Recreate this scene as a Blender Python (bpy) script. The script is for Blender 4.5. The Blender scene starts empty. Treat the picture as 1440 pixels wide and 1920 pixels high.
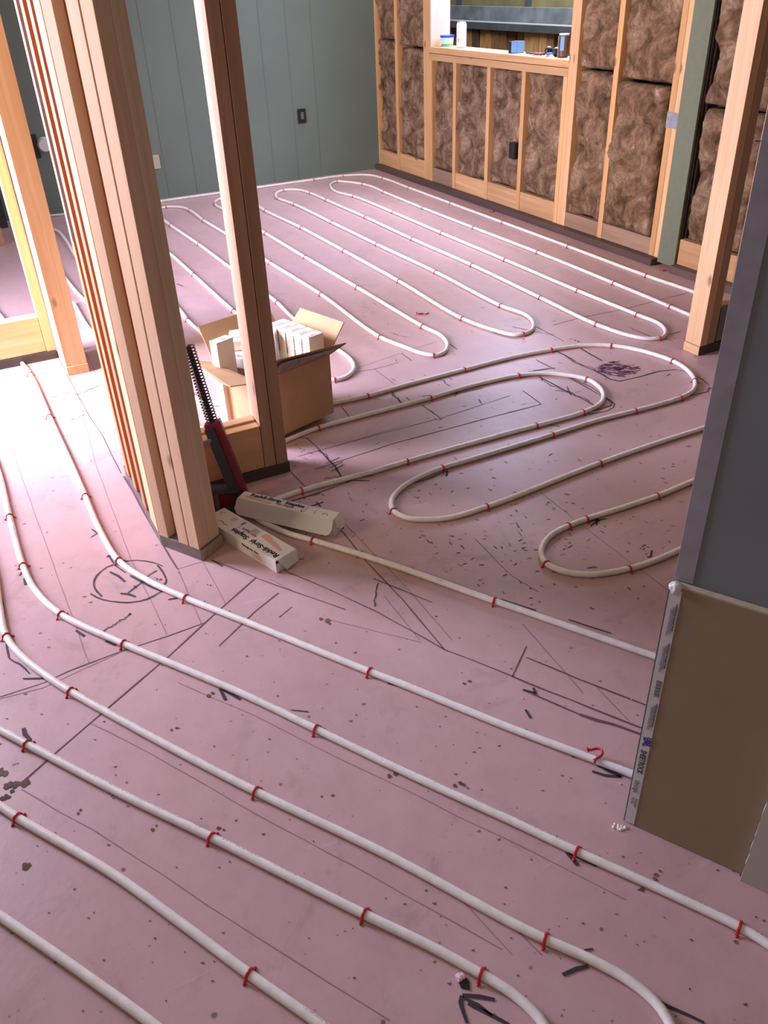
import bpy, bmesh, math, random
from mathutils import Vector, Matrix, noise
random.seed(7)
S = bpy.context.scene
C = S.collection
# ------------------------------------------------------------------ camera
F_PX, PITCH, ROLL, YAW, CH = 1548.99, 0.579542, 0.0422073, -1.113001, 1.38
sp, cp, sy, cy = math.sin(PITCH), math.cos(PITCH), math.sin(YAW), math.cos(YAW)
FWD = Vector((sy*cp, cy*cp, -sp))
_r0 = Vector((cy, -sy, 0)); _d0 = FWD.cross(_r0)
RGT = math.cos(ROLL)*_r0 + math.sin(ROLL)*_d0
DWN = -math.sin(ROLL)*_r0 + math.cos(ROLL)*_d0
cd = bpy.data.cameras.new('camera'); cam = bpy.data.objects.new('camera', cd); C.objects.link(cam)
M = Matrix((RGT, -DWN, -FWD)).transposed().to_4x4(); M.translation = (0, 0, CH)
cam.matrix_world = M
cd.sensor_fit = 'VERTICAL'; cd.sensor_height = 36; cd.lens = 36*F_PX/1920; cd.clip_start = .05
S.camera = cam
# ------------------------------------------------------------------ world and light
S.view_settings.view_transform = 'Standard'; S.view_settings.look = 'None'
S.view_settings.gamma = 1; S.view_settings.use_curve_mapping = False
S.view_settings.exposure = 0.0
w = bpy.data.worlds.new('world'); S.world = w; w.use_nodes = True
_wt = w.node_tree; _bg = _wt.nodes['Background']
_tc = _wt.nodes.new('ShaderNodeTexCoord'); _sp = _wt.nodes.new('ShaderNodeSeparateXYZ'); _rp = _wt.nodes.new('ShaderNodeValToRGB')
_wt.links.new(_tc.outputs['Generated'], _sp.inputs[0]); _wt.links.new(_sp.outputs[2], _rp.inputs[0]); _wt.links.new(_rp.outputs[0], _bg.inputs[0])
_e = _rp.color_ramp.elements; _e[0].position = .0; _e[0].color = (.13, .10, .085, 1); _e[1].position = .75; _e[1].color = (1.0, .80, .68, 1)
_bg.inputs[1].default_value = .29
def area(name, loc, target, sx, sy_, power, col, spread=180):
    l = bpy.data.lights.new(name, 'AREA'); l.shape = 'RECTANGLE'; l.size = sx; l.size_y = sy_
    l.energy = power; l.color = col; l.spread = math.radians(spread)
    o = bpy.data.objects.new(name, l); C.objects.link(o); o.location = loc
    o.rotation_euler = (Vector(target)-Vector(loc)).to_track_quat('-Z', 'Y').to_euler()
    return o
area('daylight_left_doorway', (-3.85, -1.25, 1.35), (-3.2, .9, .75), 1.1, 1.7, 185, (.72, .72, 1.0), 135)
area('daylight_back_window', (-4.95, 3.9, 1.95), (-4.9, 2.2, .2), 1.5, 1.0, 100, (.58, .66, 1.0))
area('warm_fill_back_wall', (-2.4, -2.4, 1.9), (-4.0, 3.3, .9), 1.2, 1.0, 32, (1.0, .78, .56), 75)  # added warm fill aimed at the insulated wall, no known window
area('warm_fill_behind', (1.6, .4, 2.1), (-3.5, 2.8, .6), 1.6, 1.2, 4.5, (1.0, .86, .70))  # unseen warm fill added behind the camera
sl = bpy.data.lights.new('sun_through_left_door', 'SPOT'); sl.energy = 1200; sl.color = (.92, .92, 1.0); sl.shadow_soft_size = .22; sl.spot_size = math.radians(30); sl.spot_blend = 1.0
so_ = bpy.data.objects.new('sun_through_left_door', sl); C.objects.link(so_); so_.location = (-3.3, -2.2, 2.3); so_.rotation_euler = (Vector((-3.35, .02, 0))-Vector((-3.3, -2.2, 2.3))).to_track_quat('-Z', 'Y').to_euler()
area('outdoor_daylight', (-6.0, 4.2, 3.2), (-7.2, 5.4, .6), 2.0, 2.0, 280, (.95, .95, 1.0))

# ------------------------------------------------------------------ pixel -> place helpers (photo frame, real planes)
def ray(x, y): return FWD*F_PX + RGT*(x-720) + DWN*(y-960)
def at(x, y, z=0.0):
    r = ray(x, y); t = (z-CH)/r.z; return Vector((r.x*t, r.y*t, z))
# ------------------------------------------------------------------ materials
MATS = {}
def srgb(c): return tuple(((v/12.92) if v <= .04045 else ((v+.055)/1.055)**2.4) for v in c)
class NT:
    def __init__(s, name):
        m = bpy.data.materials.new(name); m.use_nodes = True; s.m = m; s.t = m.node_tree; s.n = s.t.nodes
        s.b = s.n['Principled BSDF']; MATS[name] = m
    def new(s, typ, **kw):
        n = s.n.new(typ)
        for k, v in kw.items():
            if hasattr(n, k): setattr(n, k, v)
            else: n.inputs[k].default_value = v
        return n
    def link(s, a, b): s.t.links.new(a, b)
    def coord(s, kind='Object', scale=(1, 1, 1), rot=(0, 0, 0)):
        tc = s.new('ShaderNodeTexCoord'); mp = s.new('ShaderNodeMapping')
        mp.inputs['Scale'].default_value = scale; mp.inputs['Rotation'].default_value = rot
        s.link(tc.outputs[kind], mp.inputs[0]); return mp.outputs[0]
    def noise(s, vec, scale, detail=4, rough=.5, dist=0.0):
        n = s.new('ShaderNodeTexNoise'); n.inputs['Scale'].default_value = scale; n.inputs['Detail'].default_value = detail
        n.inputs['Roughness'].default_value = rough; n.inputs['Distortion'].default_value = dist
        if vec: s.link(vec, n.inputs['Vector'])
        return n.outputs[0]
    def ramp(s, fac, stops):
        r = s.new('ShaderNodeValToRGB'); e = r.color_ramp.elements
        while len(e) < len(stops): e.new(.5)
        for i, (p, c) in enumerate(stops):
            e[i].position = p; e[i].color = (c[0], c[1], c[2], 1) if hasattr(c, '__len__') else (c, c, c, 1)
        s.link(fac, r.inputs[0]); return r.outputs[0]
    def mix(s, fac, a, b, mode='MIX'):
        n = s.new('ShaderNodeMix', data_type='RGBA', blend_type=mode)
        for v, i in ((fac, 0), (a, 6), (b, 7)):
            if hasattr(v, 'links') or hasattr(v, 'is_linked'): s.link(v, n.inputs[i])
            elif i == 0: n.inputs[0].default_value = v
            else: n.inputs[i].default_value = (v[0], v[1], v[2], 1)
        return n.outputs[2]
    def col(s, v):
        if hasattr(v, 'is_linked'): s.link(v, s.b.inputs['Base Color'])
        else: s.b.inputs['Base Color'].default_value = (v[0], v[1], v[2], 1)
        return s
    def rough(s, v): s.b.inputs['Roughness'].default_value = v; return s
    def bump(s, h, strength, dist=.002):
        n = s.new('ShaderNodeBump'); n.inputs['Strength'].default_value = strength; n.inputs['Distance'].default_value = dist
        s.link(h, n.inputs['Height']); s.link(n.outputs[0], s.b.inputs['Normal']); return s
def plain(name, c, rough=.6, metal=0.0, var=0.0, scale=30):
    t = NT(name)
    if var: 
        f = t.noise(t.coord(), scale, 4)
        t.col(t.ramp(f, [(.3, tuple(v*(1-var) for v in c)), (.7, tuple(min(1, v*(1+var)) for v in c))]))
    else: t.col(c)
    t.rough(rough); t.b.inputs['Metallic'].default_value = metal; return t.m
def wood(name, light, dark, axis='z', knots=True):
    t = NT(name)
    sc = {'z': (1, 1, .045), 'x': (.045, 1, 1), 'y': (1, .045, 1)}[axis]
    v = t.coord('Object', sc)
    oi = t.new('ShaderNodeObjectInfo')
    add = t.new('ShaderNodeVectorMath', operation='ADD'); t.link(v, add.inputs[0])
    mul = t.new('ShaderNodeVectorMath', operation='SCALE'); mul.inputs[0].default_value = (7, 3, 5); t.link(oi.outputs['Random'], mul.inputs[3])
    t.link(mul.outputs[0], add.inputs[1]); v = add.outputs[0]
    f = t.noise(v, 34, 5, .58, .8)
    c = t.ramp(f, [(.28, dark), (.5, tuple((a+b)/2 for a, b in zip(light, dark))), (.68, light)])
    f2 = t.noise(v, 9, 3, .5)
    c = t.mix(.55, c, t.ramp(f2, [(.3, (.70, .62, .56)), (.65, (1, 1, 1))]), 'MULTIPLY')
    if knots:
        kv = t.coord('Object', {'z': (1, 1, .45), 'x': (.45, 1, 1), 'y': (1, .45, 1)}[axis])
        vo = t.new('ShaderNodeTexVoronoi'); vo.inputs['Scale'].default_value = 9
        t.link(kv, vo.inputs['Vector'])
        c = t.mix(t.ramp(vo.outputs['Distance'], [(.06, 1.0), (.13, 0.0)]), c, tuple(v_*.42 for v_ in dark))
    # tint that belongs to each board
    hs = t.new('ShaderNodeHueSaturation'); t.link(c, hs.inputs['Color'])
    mr = t.new('ShaderNodeMapRange'); mr.inputs[3].default_value = .88; mr.inputs[4].default_value = 1.1
    t.link(oi.outputs['Random'], mr.inputs[0]); t.link(mr.outputs[0], hs.inputs['Value'])
    t.col(hs.outputs[0]).rough(.62).bump(f, .25, .001)
    return t.m
PL, PD = (.80, .50, .27), (.66, .375, .18)
wood('pine_upright', PL, PD, 'z'); wood('pine_along_x', PL, PD, 'x'); wood('pine_along_y', PL, PD, 'y')
wood('pine_pale', (.74, .52, .36), (.62, .42, .28), 'z')
wood('pine_brown', (.50, .31, .19), (.38, .22, .13), 'z')  # pine darkened to put shade on the end studs' unlit faces
wood('pine_orange', (.80, .47, .21), (.66, .35, .14), 'z'); wood('pine_orange_x', (.72, .44, .22), (.56, .30, .13), 'x')
wood('pine_red', (.66, .26, .11), (.52, .18, .07), 'z'); wood('pine_olive_lit', (.80, .62, .42), (.64, .47, .30), 'z'); wood('pine_brown_x', (.42, .26, .17), (.30, .18, .12), 'x')  # olive pine is lightened to put fill light on the cluster's end face
wood('treated_dark', (.075, .065, .06), (.04, .037, .035), 'y', False); wood('treated_dark_x', (.13, .075, .065), (.085, .05, .045), 'x', False)
wood('treated_grey', (.17, .13, .115), (.10, .078, .068), 'y', False)
wood('treated_tan', (.40, .30, .20), (.30, .21, .13), 'y', False)

def floor_mat():
    t = NT('pink_floor'); v = t.coord('Object')
    a = t.noise(v, 1.6, 5, .55); b = t.noise(v, 14, 6, .65)
    base = t.ramp(a, [(.3, (.525, .328, .325)), (.7, (.60, .388, .385))])
    base = t.mix(.35, base, t.ramp(b, [(.25, (.74, .70, .68)), (.6, (1, 1, 1))]), 'MULTIPLY')
    # dirt smudges
    g = t.noise(v, 5.5, 8, .72, .8)
    base = t.mix(t.ramp(g, [(.56, 0.0), (.72, .55)]), base, (.30, .20, .175))
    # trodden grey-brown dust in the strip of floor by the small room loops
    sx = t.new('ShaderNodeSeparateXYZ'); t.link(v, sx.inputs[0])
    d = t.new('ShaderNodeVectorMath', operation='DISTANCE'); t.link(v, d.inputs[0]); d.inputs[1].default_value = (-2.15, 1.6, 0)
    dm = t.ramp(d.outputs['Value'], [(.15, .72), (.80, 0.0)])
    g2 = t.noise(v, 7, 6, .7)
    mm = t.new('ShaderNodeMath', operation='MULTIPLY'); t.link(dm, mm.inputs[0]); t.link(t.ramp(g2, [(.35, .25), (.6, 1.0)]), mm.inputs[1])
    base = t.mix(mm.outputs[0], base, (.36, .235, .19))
    # small dents and specks
    nv = t.noise(v, 30, 3); wv = t.new('ShaderNodeVectorMath', operation='SCALE'); wv.inputs[3].default_value = .012
    cn = t.new('ShaderNodeCombineXYZ'); t.link(nv, cn.inputs[0]); t.link(nv, cn.inputs[1]); t.link(cn.outputs[0], wv.inputs[0])
    ad = t.new('ShaderNodeVectorMath', operation='ADD'); t.link(v, ad.inputs[0]); t.link(wv.outputs[0], ad.inputs[1])
    for sc, r0, r1, colr, st in ((17, .05, .085, (.10, .045, .05), .8), (43, .055, .12, (.17, .08, .085), .7), (8.3, .03, .052, (.09, .06, .05), .75)):
        vo = t.new('ShaderNodeTexVoronoi'); vo.inputs['Scale'].default_value = sc; t.link(ad.outputs[0], vo.inputs['Vector'])
        m1 = t.ramp(vo.outputs['Distance'], [(r0, st), (r1, 0.0)])
        sel = t.new('ShaderNodeSeparateColor'); t.link(vo.outputs['Color'], sel.inputs[0])
        m2 = t.ramp(sel.outputs[0], [(.62, 0.0), (.70, 1.0)])
        mu = t.new('ShaderNodeMath', operation='MULTIPLY'); t.link(m1, mu.inputs[0]); t.link(m2, mu.inputs[1])
        base = t.mix(mu.outputs[0], base, colr)
    # pale scuffs
    wn = t.noise(t.coord('Object', (1, .12, 1), (0, 0, .6)), 26, 5, .7, 1.0)
    base = t.mix(t.ramp(wn, [(.67, 0.0), (.76, .32)]), base, (.80, .62, .66))
    t.col(base).rough(.40); t.b.inputs['Specular IOR Level'].default_value = .5
    t.bump(t.noise(v, 60, 5, .6), .22, .0015)
floor_mat()
def tube_mat():
    t = NT('white_tube'); uv = t.coord('UV'); sx = t.new('ShaderNodeSeparateXYZ'); t.link(uv, sx.inputs[0])
    oi = t.new('ShaderNodeObjectInfo')
    c1 = t.new('ShaderNodeCombineXYZ'); t.link(sx.outputs[0], c1.inputs[0]); t.link(oi.outputs['Random'], c1.inputs[1])
    seg = t.ramp(t.noise(c1.outputs[0], 1.3, 1), [(.50, 0.0), (.52, 1.0)])
    mp = t.new('ShaderNodeMapping'); t.link(uv, mp.inputs[0]); mp.inputs['Scale'].default_value = (260, 30, 1)
    let = t.ramp(t.noise(mp.outputs[0], 1.0, 1), [(.50, 0.0), (.56, 1.0)])
    mp2 = t.new('ShaderNodeMapping'); t.link(uv, mp2.inputs[0]); mp2.inputs['Scale'].default_value = (22, 0, 1)
    wrd = t.ramp(t.noise(mp2.outputs[0], 1.0, 0), [(.42, 0.0), (.46, 1.0)])
    band = t.ramp(sx.outputs[1], [(.30, 0.0), (.305, 1.0), (.375, 1.0), (.38, 0.0)])
    f = seg
    for o in (let, wrd, band):
        m = t.new('ShaderNodeMath', operation='MULTIPLY'); t.link(f, m.inputs[0]); t.link(o, m.inputs[1]); f = m.outputs[0]
    m = t.new('ShaderNodeMath', operation='MULTIPLY'); t.link(f, m.inputs[0]); m.inputs[1].default_value = .8; f = m.outputs[0]
    base = t.ramp(t.noise(t.coord('Object'), 45, 4, .6), [(.3, (.78, .72, .66)), (.65, (.90, .86, .80))])
    t.col(t.mix(f, base, (.16, .14, .13))).rough(.38)
    t.b.inputs['Subsurface Weight'].default_value = 0.0
tube_mat()
plain('red_plastic', (.50, .022, .025), .35)
plain('floor_seam', (.15, .065, .08), .9); plain('marker_ink', (.045, .030, .045), .8); plain('pencil_grey', (.17, .10, .125), .9)
plain('faint_seam', (.34, .18, .20), .9)
plain('grime', (.12, .08, .055), .9, var=.4); plain('purple_ink', (.16, .04, .11), .9)
plain('groove_paint', (.128, .165, .132), .7); plain('sage_paint', (.155, .200, .160), .55, var=.04, scale=3); plain('green_board', (.155, .175, .115), .75, var=.06)
plain('slate_paint', (.20, .225, .235), .6, var=.05, scale=4); plain('bead_metal', (.33, .32, .36), .45, var=.12, scale=25)
plain('brown_paper', (.30, .225, .135), .85, var=.05, scale=6); plain('gypsum', (.52, .44, .33), .95, var=.12, scale=80)
plain('ivory_paper', (.50, .47, .41), .85, var=.03, scale=10); plain('tape_white', (.66, .65, .64), .5)
plain('tape_edge_green', (.12, .14, .08), .5); plain('tape_ink', (.06, .06, .07), .6); plain('tape_grey', (.25, .25, .26), .6); plain('logo_blue', (.03, .045, .28), .5)
plain('cardboard', (.52, .32, .17), .85, var=.06, scale=15); plain('cardboard_inner', (.42, .24, .12), .85, var=.06, scale=15); plain('cardboard_shaded', (.33, .19, .10), .9)
plain('clear_label', (.70, .66, .62), .35, var=.05); plain('torn_label', (.30, .25, .24), .5, var=.3, scale=40)
plain('white_carton', (.80, .75, .68), .55, var=.03, scale=12); plain('carton_side', (.70, .67, .64), .6, var=.03, scale=12)
plain('carton_salmon', (.72, .42, .33), .6); plain('print_black', (.02, .02, .025), .6); plain('print_red', (.45, .12, .08), .6); plain('print_grey', (.34, .31, .30), .6)
plain('tool_red', (.20, .012, .035), .4, var=.1); plain('tool_dark', (.028, .026, .038), .5); plain('tool_steel', (.22, .22, .26), .4, .6); plain('spring_steel', (.08, .08, .085), .4, .7)
plain('black_plastic', (.012, .012, .014), .4); plain('beige_plastic', (.50, .44, .30), .5); plain('white_plastic', (.75, .74, .70), .4); plain('duct_tape', (.36, .37, .42), .35, .3, var=.2)
plain('can_white', (.86, .80, .84), .35, var=.05); plain('can_silver', (.6, .6, .62), .25, .8); plain('lid_blue', (.02, .06, .60), .35); plain('tub_mint', (.42, .78, .72), .4); plain('tub_green', (.12, .40, .16), .4)
plain('box_blue', (.16, .34, .60), .4); plain('can_brown', (.10, .055, .035), .4); plain('can_label', (.50, .30, .20), .4); plain('blue_strap', (.05, .18, .6), .5); plain('red_dark', (.20, .02, .03), .5)
plain('sheathing', (.17, .12, .08), .9, var=.2); plain('ground_dirt', (.10, .08, .05), .95, var=.3, scale=6); plain('pink_foam', (.80, .50, .58), .8); plain('plaster_white', (.8, .68, .68), .9, var=.15, scale=60)
plain('cord_brown', (.16, .07, .03), .6)
def slat_mat():
    t = NT('fence_wood'); oi = t.new('ShaderNodeObjectInfo')
    c = t.ramp(oi.outputs['Random'], [(0, (.055, .03, .018)), (.4, (.15, .075, .03)), (.75, (.36, .19, .07)), (1, (.50, .28, .11))])
    f = t.noise(t.coord('Object', (1, 1, .12)), 25, 5, .6)
    t.col(t.mix(.8, c, t.ramp(f, [(.3, (.35, .32, .3)), (.65, (1, 1, 1))]), 'MULTIPLY')).rough(.8)
slat_mat()
plain('weathered_grey', (.115, .135, .155), .7, var=.35, scale=7); plain('fence_cap_dark', (.045, .055, .062), .6, var=.2, scale=9); plain('olive_boards', (.13, .115, .05), .8, var=.3, scale=4); plain('cap_line', (.42, .46, .50), .5)
def batt_mat():
    t = NT('brown_mineral_wool'); v = t.coord('Object')
    a = t.noise(v, 8, 9, .72, .7); b = t.noise(t.coord('Object', (1, 1, .6)), 30, 9, .78, .8)
    c = t.ramp(a, [(.34, (.075, .042, .028)), (.46, (.20, .120, .070)), (.56, (.33, .215, .135)), (.70, (.60, .44, .31))])
    c = t.mix(.65, c, t.ramp(b, [(.30, (.40, .34, .32)), (.52, (.95, .92, .90)), (.70, (1.5, 1.4, 1.35))]), 'MULTIPLY')
    vo = t.new('ShaderNodeTexVoronoi'); vo.inputs['Scale'].default_value = 26; t.link(t.coord('Object', (1.6, 1, .5), (0, .5, 0)), vo.inputs['Vector'])
    sc = t.new('ShaderNodeSeparateColor'); t.link(vo.outputs['Color'], sc.inputs[0])
    m = t.new('ShaderNodeMath', operation='MULTIPLY'); t.link(t.ramp(vo.outputs['Distance'], [(.05, .8), (.12, 0.0)]), m.inputs[0]); t.link(t.ramp(sc.outputs[1], [(.90, 0.0), (.93, 1.0)]), m.inputs[1])
    c = t.mix(m.outputs[0], c, (.75, .66, .60))
    t.col(c).rough(1.0); t.b.inputs['Specular IOR Level'].default_value = .1
    t.bump(b, .9, .012)
batt_mat()

# ------------------------------------------------------------------ mesh helpers
def finish(name, bm, mat, parent=None, loc=None, smooth=False, bevel=0.0, fix=True):
    if fix: bmesh.ops.recalc_face_normals(bm, faces=bm.faces)
    me = bpy.data.meshes.new(name); bm.to_mesh(me); bm.free()
    me.materials.append(MATS[mat])
    if smooth: me.polygons.foreach_set('use_smooth', [True]*len(me.polygons))
    o = bpy.data.objects.new(name, me); C.objects.link(o)
    if parent: o.parent = parent
    if loc is not None: o.location = loc
    if bevel:
        b = o.modifiers.new('bevel', 'BEVEL'); b.width = bevel; b.segments = 2; b.limit_method = 'ANGLE'
    return o
def prism(bm, quad, z0, z1, top=None):
    """extrude a plan polygon from z0 to z1 (optionally to another polygon on top)"""
    top = top or quad
    a = [bm.verts.new((p[0], p[1], z0)) for p in quad]; b = [bm.verts.new((p[0], p[1], z1)) for p in top]
    n = len(a); bm.faces.new(a[::-1]); bm.faces.new(b)
    for i in range(n): bm.faces.new((a[i], a[(i+1) % n], b[(i+1) % n], b[i]))
def boxq(x0, x1, y0, y1): return [(x0, y0), (x1, y0), (x1, y1), (x0, y1)]
def box(name, x0, x1, y0, y1, z0, z1, mat, parent=None, bevel=.0015, smooth=False):
    """box with its origin at its base centre"""
    bm = bmesh.new(); cx, cy_ = (x0+x1)/2, (y0+y1)/2
    base = Vector(parent.location) if parent else Vector((0, 0, 0))
    prism(bm, boxq(x0-cx, x1-cx, y0-cy_, y1-cy_), 0, z1-z0)
    return finish(name, bm, mat, parent, Vector((cx, cy_, z0))-base, bevel=bevel)
def tag(o, label=None, cat=None, group=None, kind=None):
    if label: o['label'] = label
    if cat: o['category'] = cat
    if group: o['group'] = group
    if kind: o['kind'] = kind
    return o
def empty(name, loc, label, cat, group=None, rz=0):
    o = bpy.data.objects.new(name, None); C.objects.link(o); o.location = loc; o.rotation_euler = (0, 0, rz)
    o.empty_display_size = .05
    return tag(o, label, cat, group)
def struct(o): o['kind'] = 'structure'; return o
def catmull(pts, step=.012):
    P = [pts[0]*2-pts[1]] + pts + [pts[-1]*2-pts[-2]]; out = []
    for i in range(1, len(P)-2):
        p0, p1, p2, p3 = P[i-1:i+3]
        # centripetal
        t0 = 0; t1 = t0+max((p1-p0).length, 1e-5)**.5; t2 = t1+max((p2-p1).length, 1e-5)**.5; t3 = t2+max((p3-p2).length, 1e-5)**.5
        n = max(2, int((p2-p1).length/step))
        for k in range(n):
            t = t1+(t2-t1)*k/n
            A1 = p0*((t1-t)/(t1-t0))+p1*((t-t0)/(t1-t0)); A2 = p1*((t2-t)/(t2-t1))+p2*((t-t1)/(t2-t1)); A3 = p2*((t3-t)/(t3-t2))+p3*((t-t2)/(t3-t2))
            B1 = A1*((t2-t)/(t2-t0))+A2*((t-t0)/(t2-t0)); B2 = A2*((t3-t)/(t3-t1))+A3*((t-t1)/(t3-t1))
            out.append(B1*((t2-t)/(t2-t1))+B2*((t-t1)/(t2-t1)))
    out.append(pts[-1]); return out
def sweep(bm, path, r, seg=14, uvl=None, cap=True):
    rings = []; L = 0
    for i, p in enumerate(path):
        a = path[max(i-1, 0)]; b = path[min(i+1, len(path)-1)]; d = (b-a).normalized()
        side = d.cross(Vector((0, 0, 1)))
        if side.length < 1e-4: side = Vector((1, 0, 0))
        side.normalize(); up = side.cross(d).normalized()
        if i: L += (p-path[i-1]).length
        rings.append(([bm.verts.new(p+side*(math.cos(q)*r)+up*(math.sin(q)*r)) for q in [2*math.pi*k/seg for k in range(seg)]], L))
    for (A, la), (B, lb) in zip(rings, rings[1:]):
        for k in range(seg):
            f = bm.faces.new((A[k], A[(k+1) % seg], B[(k+1) % seg], B[k]))
            if uvl:
                for lp, uv in zip(f.loops, ((la, k/seg), (la, (k+1)/seg), (lb, (k+1)/seg), (lb, k/seg))): lp[uvl].uv = uv
    if cap: bm.faces.new(rings[0][0][::-1]); bm.faces.new(rings[-1][0])
def ribbon(bm, pts, wdt, z):
    """thin mark lying on the floor"""
    n = len(pts); prev = None
    for i, p in enumerate(pts):
        a = pts[max(i-1, 0)]; b = pts[min(i+1, n-1)]; d = (b-a); d.z = 0
        if d.length < 1e-6: d = Vector((1, 0, 0))
        d.normalize(); s = Vector((-d.y, d.x, 0))*(wdt/2*(1+.25*math.sin(i*1.7)))
        cur = (bm.verts.new((p.x+s.x, p.y+s.y, z)), bm.verts.new((p.x-s.x, p.y-s.y, z)))
        if prev: bm.faces.new((prev[0], prev[1], cur[1], cur[0]))
        prev = cur

# ------------------------------------------------------------------ setting: floor and walls
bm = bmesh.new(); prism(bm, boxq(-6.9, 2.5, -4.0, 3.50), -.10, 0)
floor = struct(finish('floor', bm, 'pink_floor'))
seam = lambda *p: [at(x, y) for x, y in p]
def marks(name, lines, mat, z):
    bm = bmesh.new()
    for wd, pts in lines:
        P = seam(*pts)
        Q = []
        for a, b in zip(P, P[1:]):
            k = max(1, int((b-a).length/.05))
            for j in range(k):
                q = a.lerp(b, j/k); h = noise.noise(q*9)*.0022; Q.append(q+Vector((h, -h, 0)))
        Q.append(P[-1]); ribbon(bm, Q, wd, z)
    o = finish(name, bm, mat, floor, fix=False)
    for p in o.data.polygons:
        pass
    return o
SEAMS = [(.004, [(980, 1293), (1045, 1322), (1087, 1340)]), (.0075, [(1087, 1340), (1118, 1350), (1150, 1358), (1204, 1378)]), (.0028, [(192, 817), (227, 888)]), (.007, [(232, 893), (262, 945), (306, 1022)]), (.004, [(306, 1022), (333, 1067)]),
 (.0025, [(110, 670), (128, 707), (147, 743), (173, 790), (192, 817)]),
 (.0035, [(480, 1083), (383, 1169), (317, 1230), (257, 1281), (167, 1358), (103, 1413), (42, 1467)]),
 (.003, [(397, 1050), (480, 1083), (553, 1110), (647, 1143)]), (.0025, [(383, 1168), (317, 1192), (225, 1222), (130, 1258), (80, 1281), (0, 1307)]),
 (.003, [(533, 1070), (610, 1103), (707, 1147), (833, 1218), (960, 1268)]), (.0045, [(960, 1268), (987, 1280), (1207, 1367)]),
 (.003, [(640, 995), (687, 1053), (757, 1127), (833, 1218)]),
 (.003, [(480, 1145), (522, 1112)]), (.003, [(480, 1145), (410, 1212)]), (.002, [(547, 1138), (523, 1158)]),
 (.0035, [(987, 1233), (1093, 1277)]), (.004, [(1093, 1277), (1213, 1323)]), (.0025, [(987, 1212), (960, 1270)]),
 (.002, [(560, 855), (675, 824), (827, 784), (956, 742)]), (.0035, [(591, 880), (734, 833), (907, 786), (1015, 758)]), (.003, [(980, 732), (1015, 758)]),
 (.003, [(789, 758), (826, 784)]), (.002, [(661, 699), (702, 692), (747, 680)]), (.002, [(702, 692), (741, 722)]),
 (.003, [(1293, 548), (1170, 580), (1083, 597), (1037, 610)]), (.003, [(1000, 610), (1057, 640)]), (.003, [(753, 662), (771, 676)]), (.003, [(840, 643), (857, 655)]),
 (.0025, [(545, 885), (575, 915)]), (.003, [(640, 762), (655, 781)])]
marks('board_seam', SEAMS, 'floor_seam', .0008)
FAINT = [(.0018, [(333, 1280), (477, 1343), (647, 1427), (847, 1525), (940, 1567), (1173, 1687)]), (.002, [(170, 1357), (283, 1413), (480, 1527), (660, 1623), (813, 1707), (940, 1780)]),
 (.002, [(40, 1480), (173, 1557), (300, 1637), (480, 1757), (563, 1810), (730, 1913)]), (.0018, [(20, 835), (63, 957), (87, 1023), (167, 1243)]),
 (.0018, [(147, 743), (180, 873), (245, 1048), (313, 1190)]), (.0018, [(333, 1067), (380, 1175)]), (.0018, [(380, 1053), (423, 1133)]), (.0018, [(333, 1067), (380, 1053)]),
 (.0018, [(1013, 923), (1070, 968), (1193, 1063), (1257, 1110)]), (.0018, [(647, 983), (767, 1107), (847, 1200)]), (.0018, [(720, 1117), (787, 1200)]), (.0018, [(890, 1010), (960, 1080), (1010, 1110)]),
 (.0018, [(605, 843), (768, 795)]), (.0018, [(610, 1160), (790, 1205)]), (.0018, [(1117, 1287), (1180, 1353)]), (.0018, [(960, 1735), (1015, 1790)]), (.0018, [(0, 1310), (80, 1290), (233, 1220)]),
 (.0018, [(230, 800), (200, 740), (150, 640)]), (.0016, [(840, 1660), (960, 1790)]), (.0016, [(505, 1085), (553, 1110)]), (.0018, [(980, 1170), (1093, 1300)]),
 (.0018, [(820, 640), (753, 662), (640, 700)])]
marks('faint_seam', FAINT, 'faint_seam', .0005)
def wiggle(pts, amp=6, per=7, seed=0):
    rnd = random.Random(seed); out = []
    for (x0, y0), (x1, y1) in zip(pts, pts[1:]):
        d = math.hypot(x1-x0, y1-y0); n = max(2, int(d/per))
        for k in range(n): out.append((x0+(x1-x0)*k/n+rnd.uniform(-amp, amp), y0+(y1-y0)*k/n+rnd.uniform(-amp*.6, amp*.6)))
    out.append(pts[-1]); return out
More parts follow.
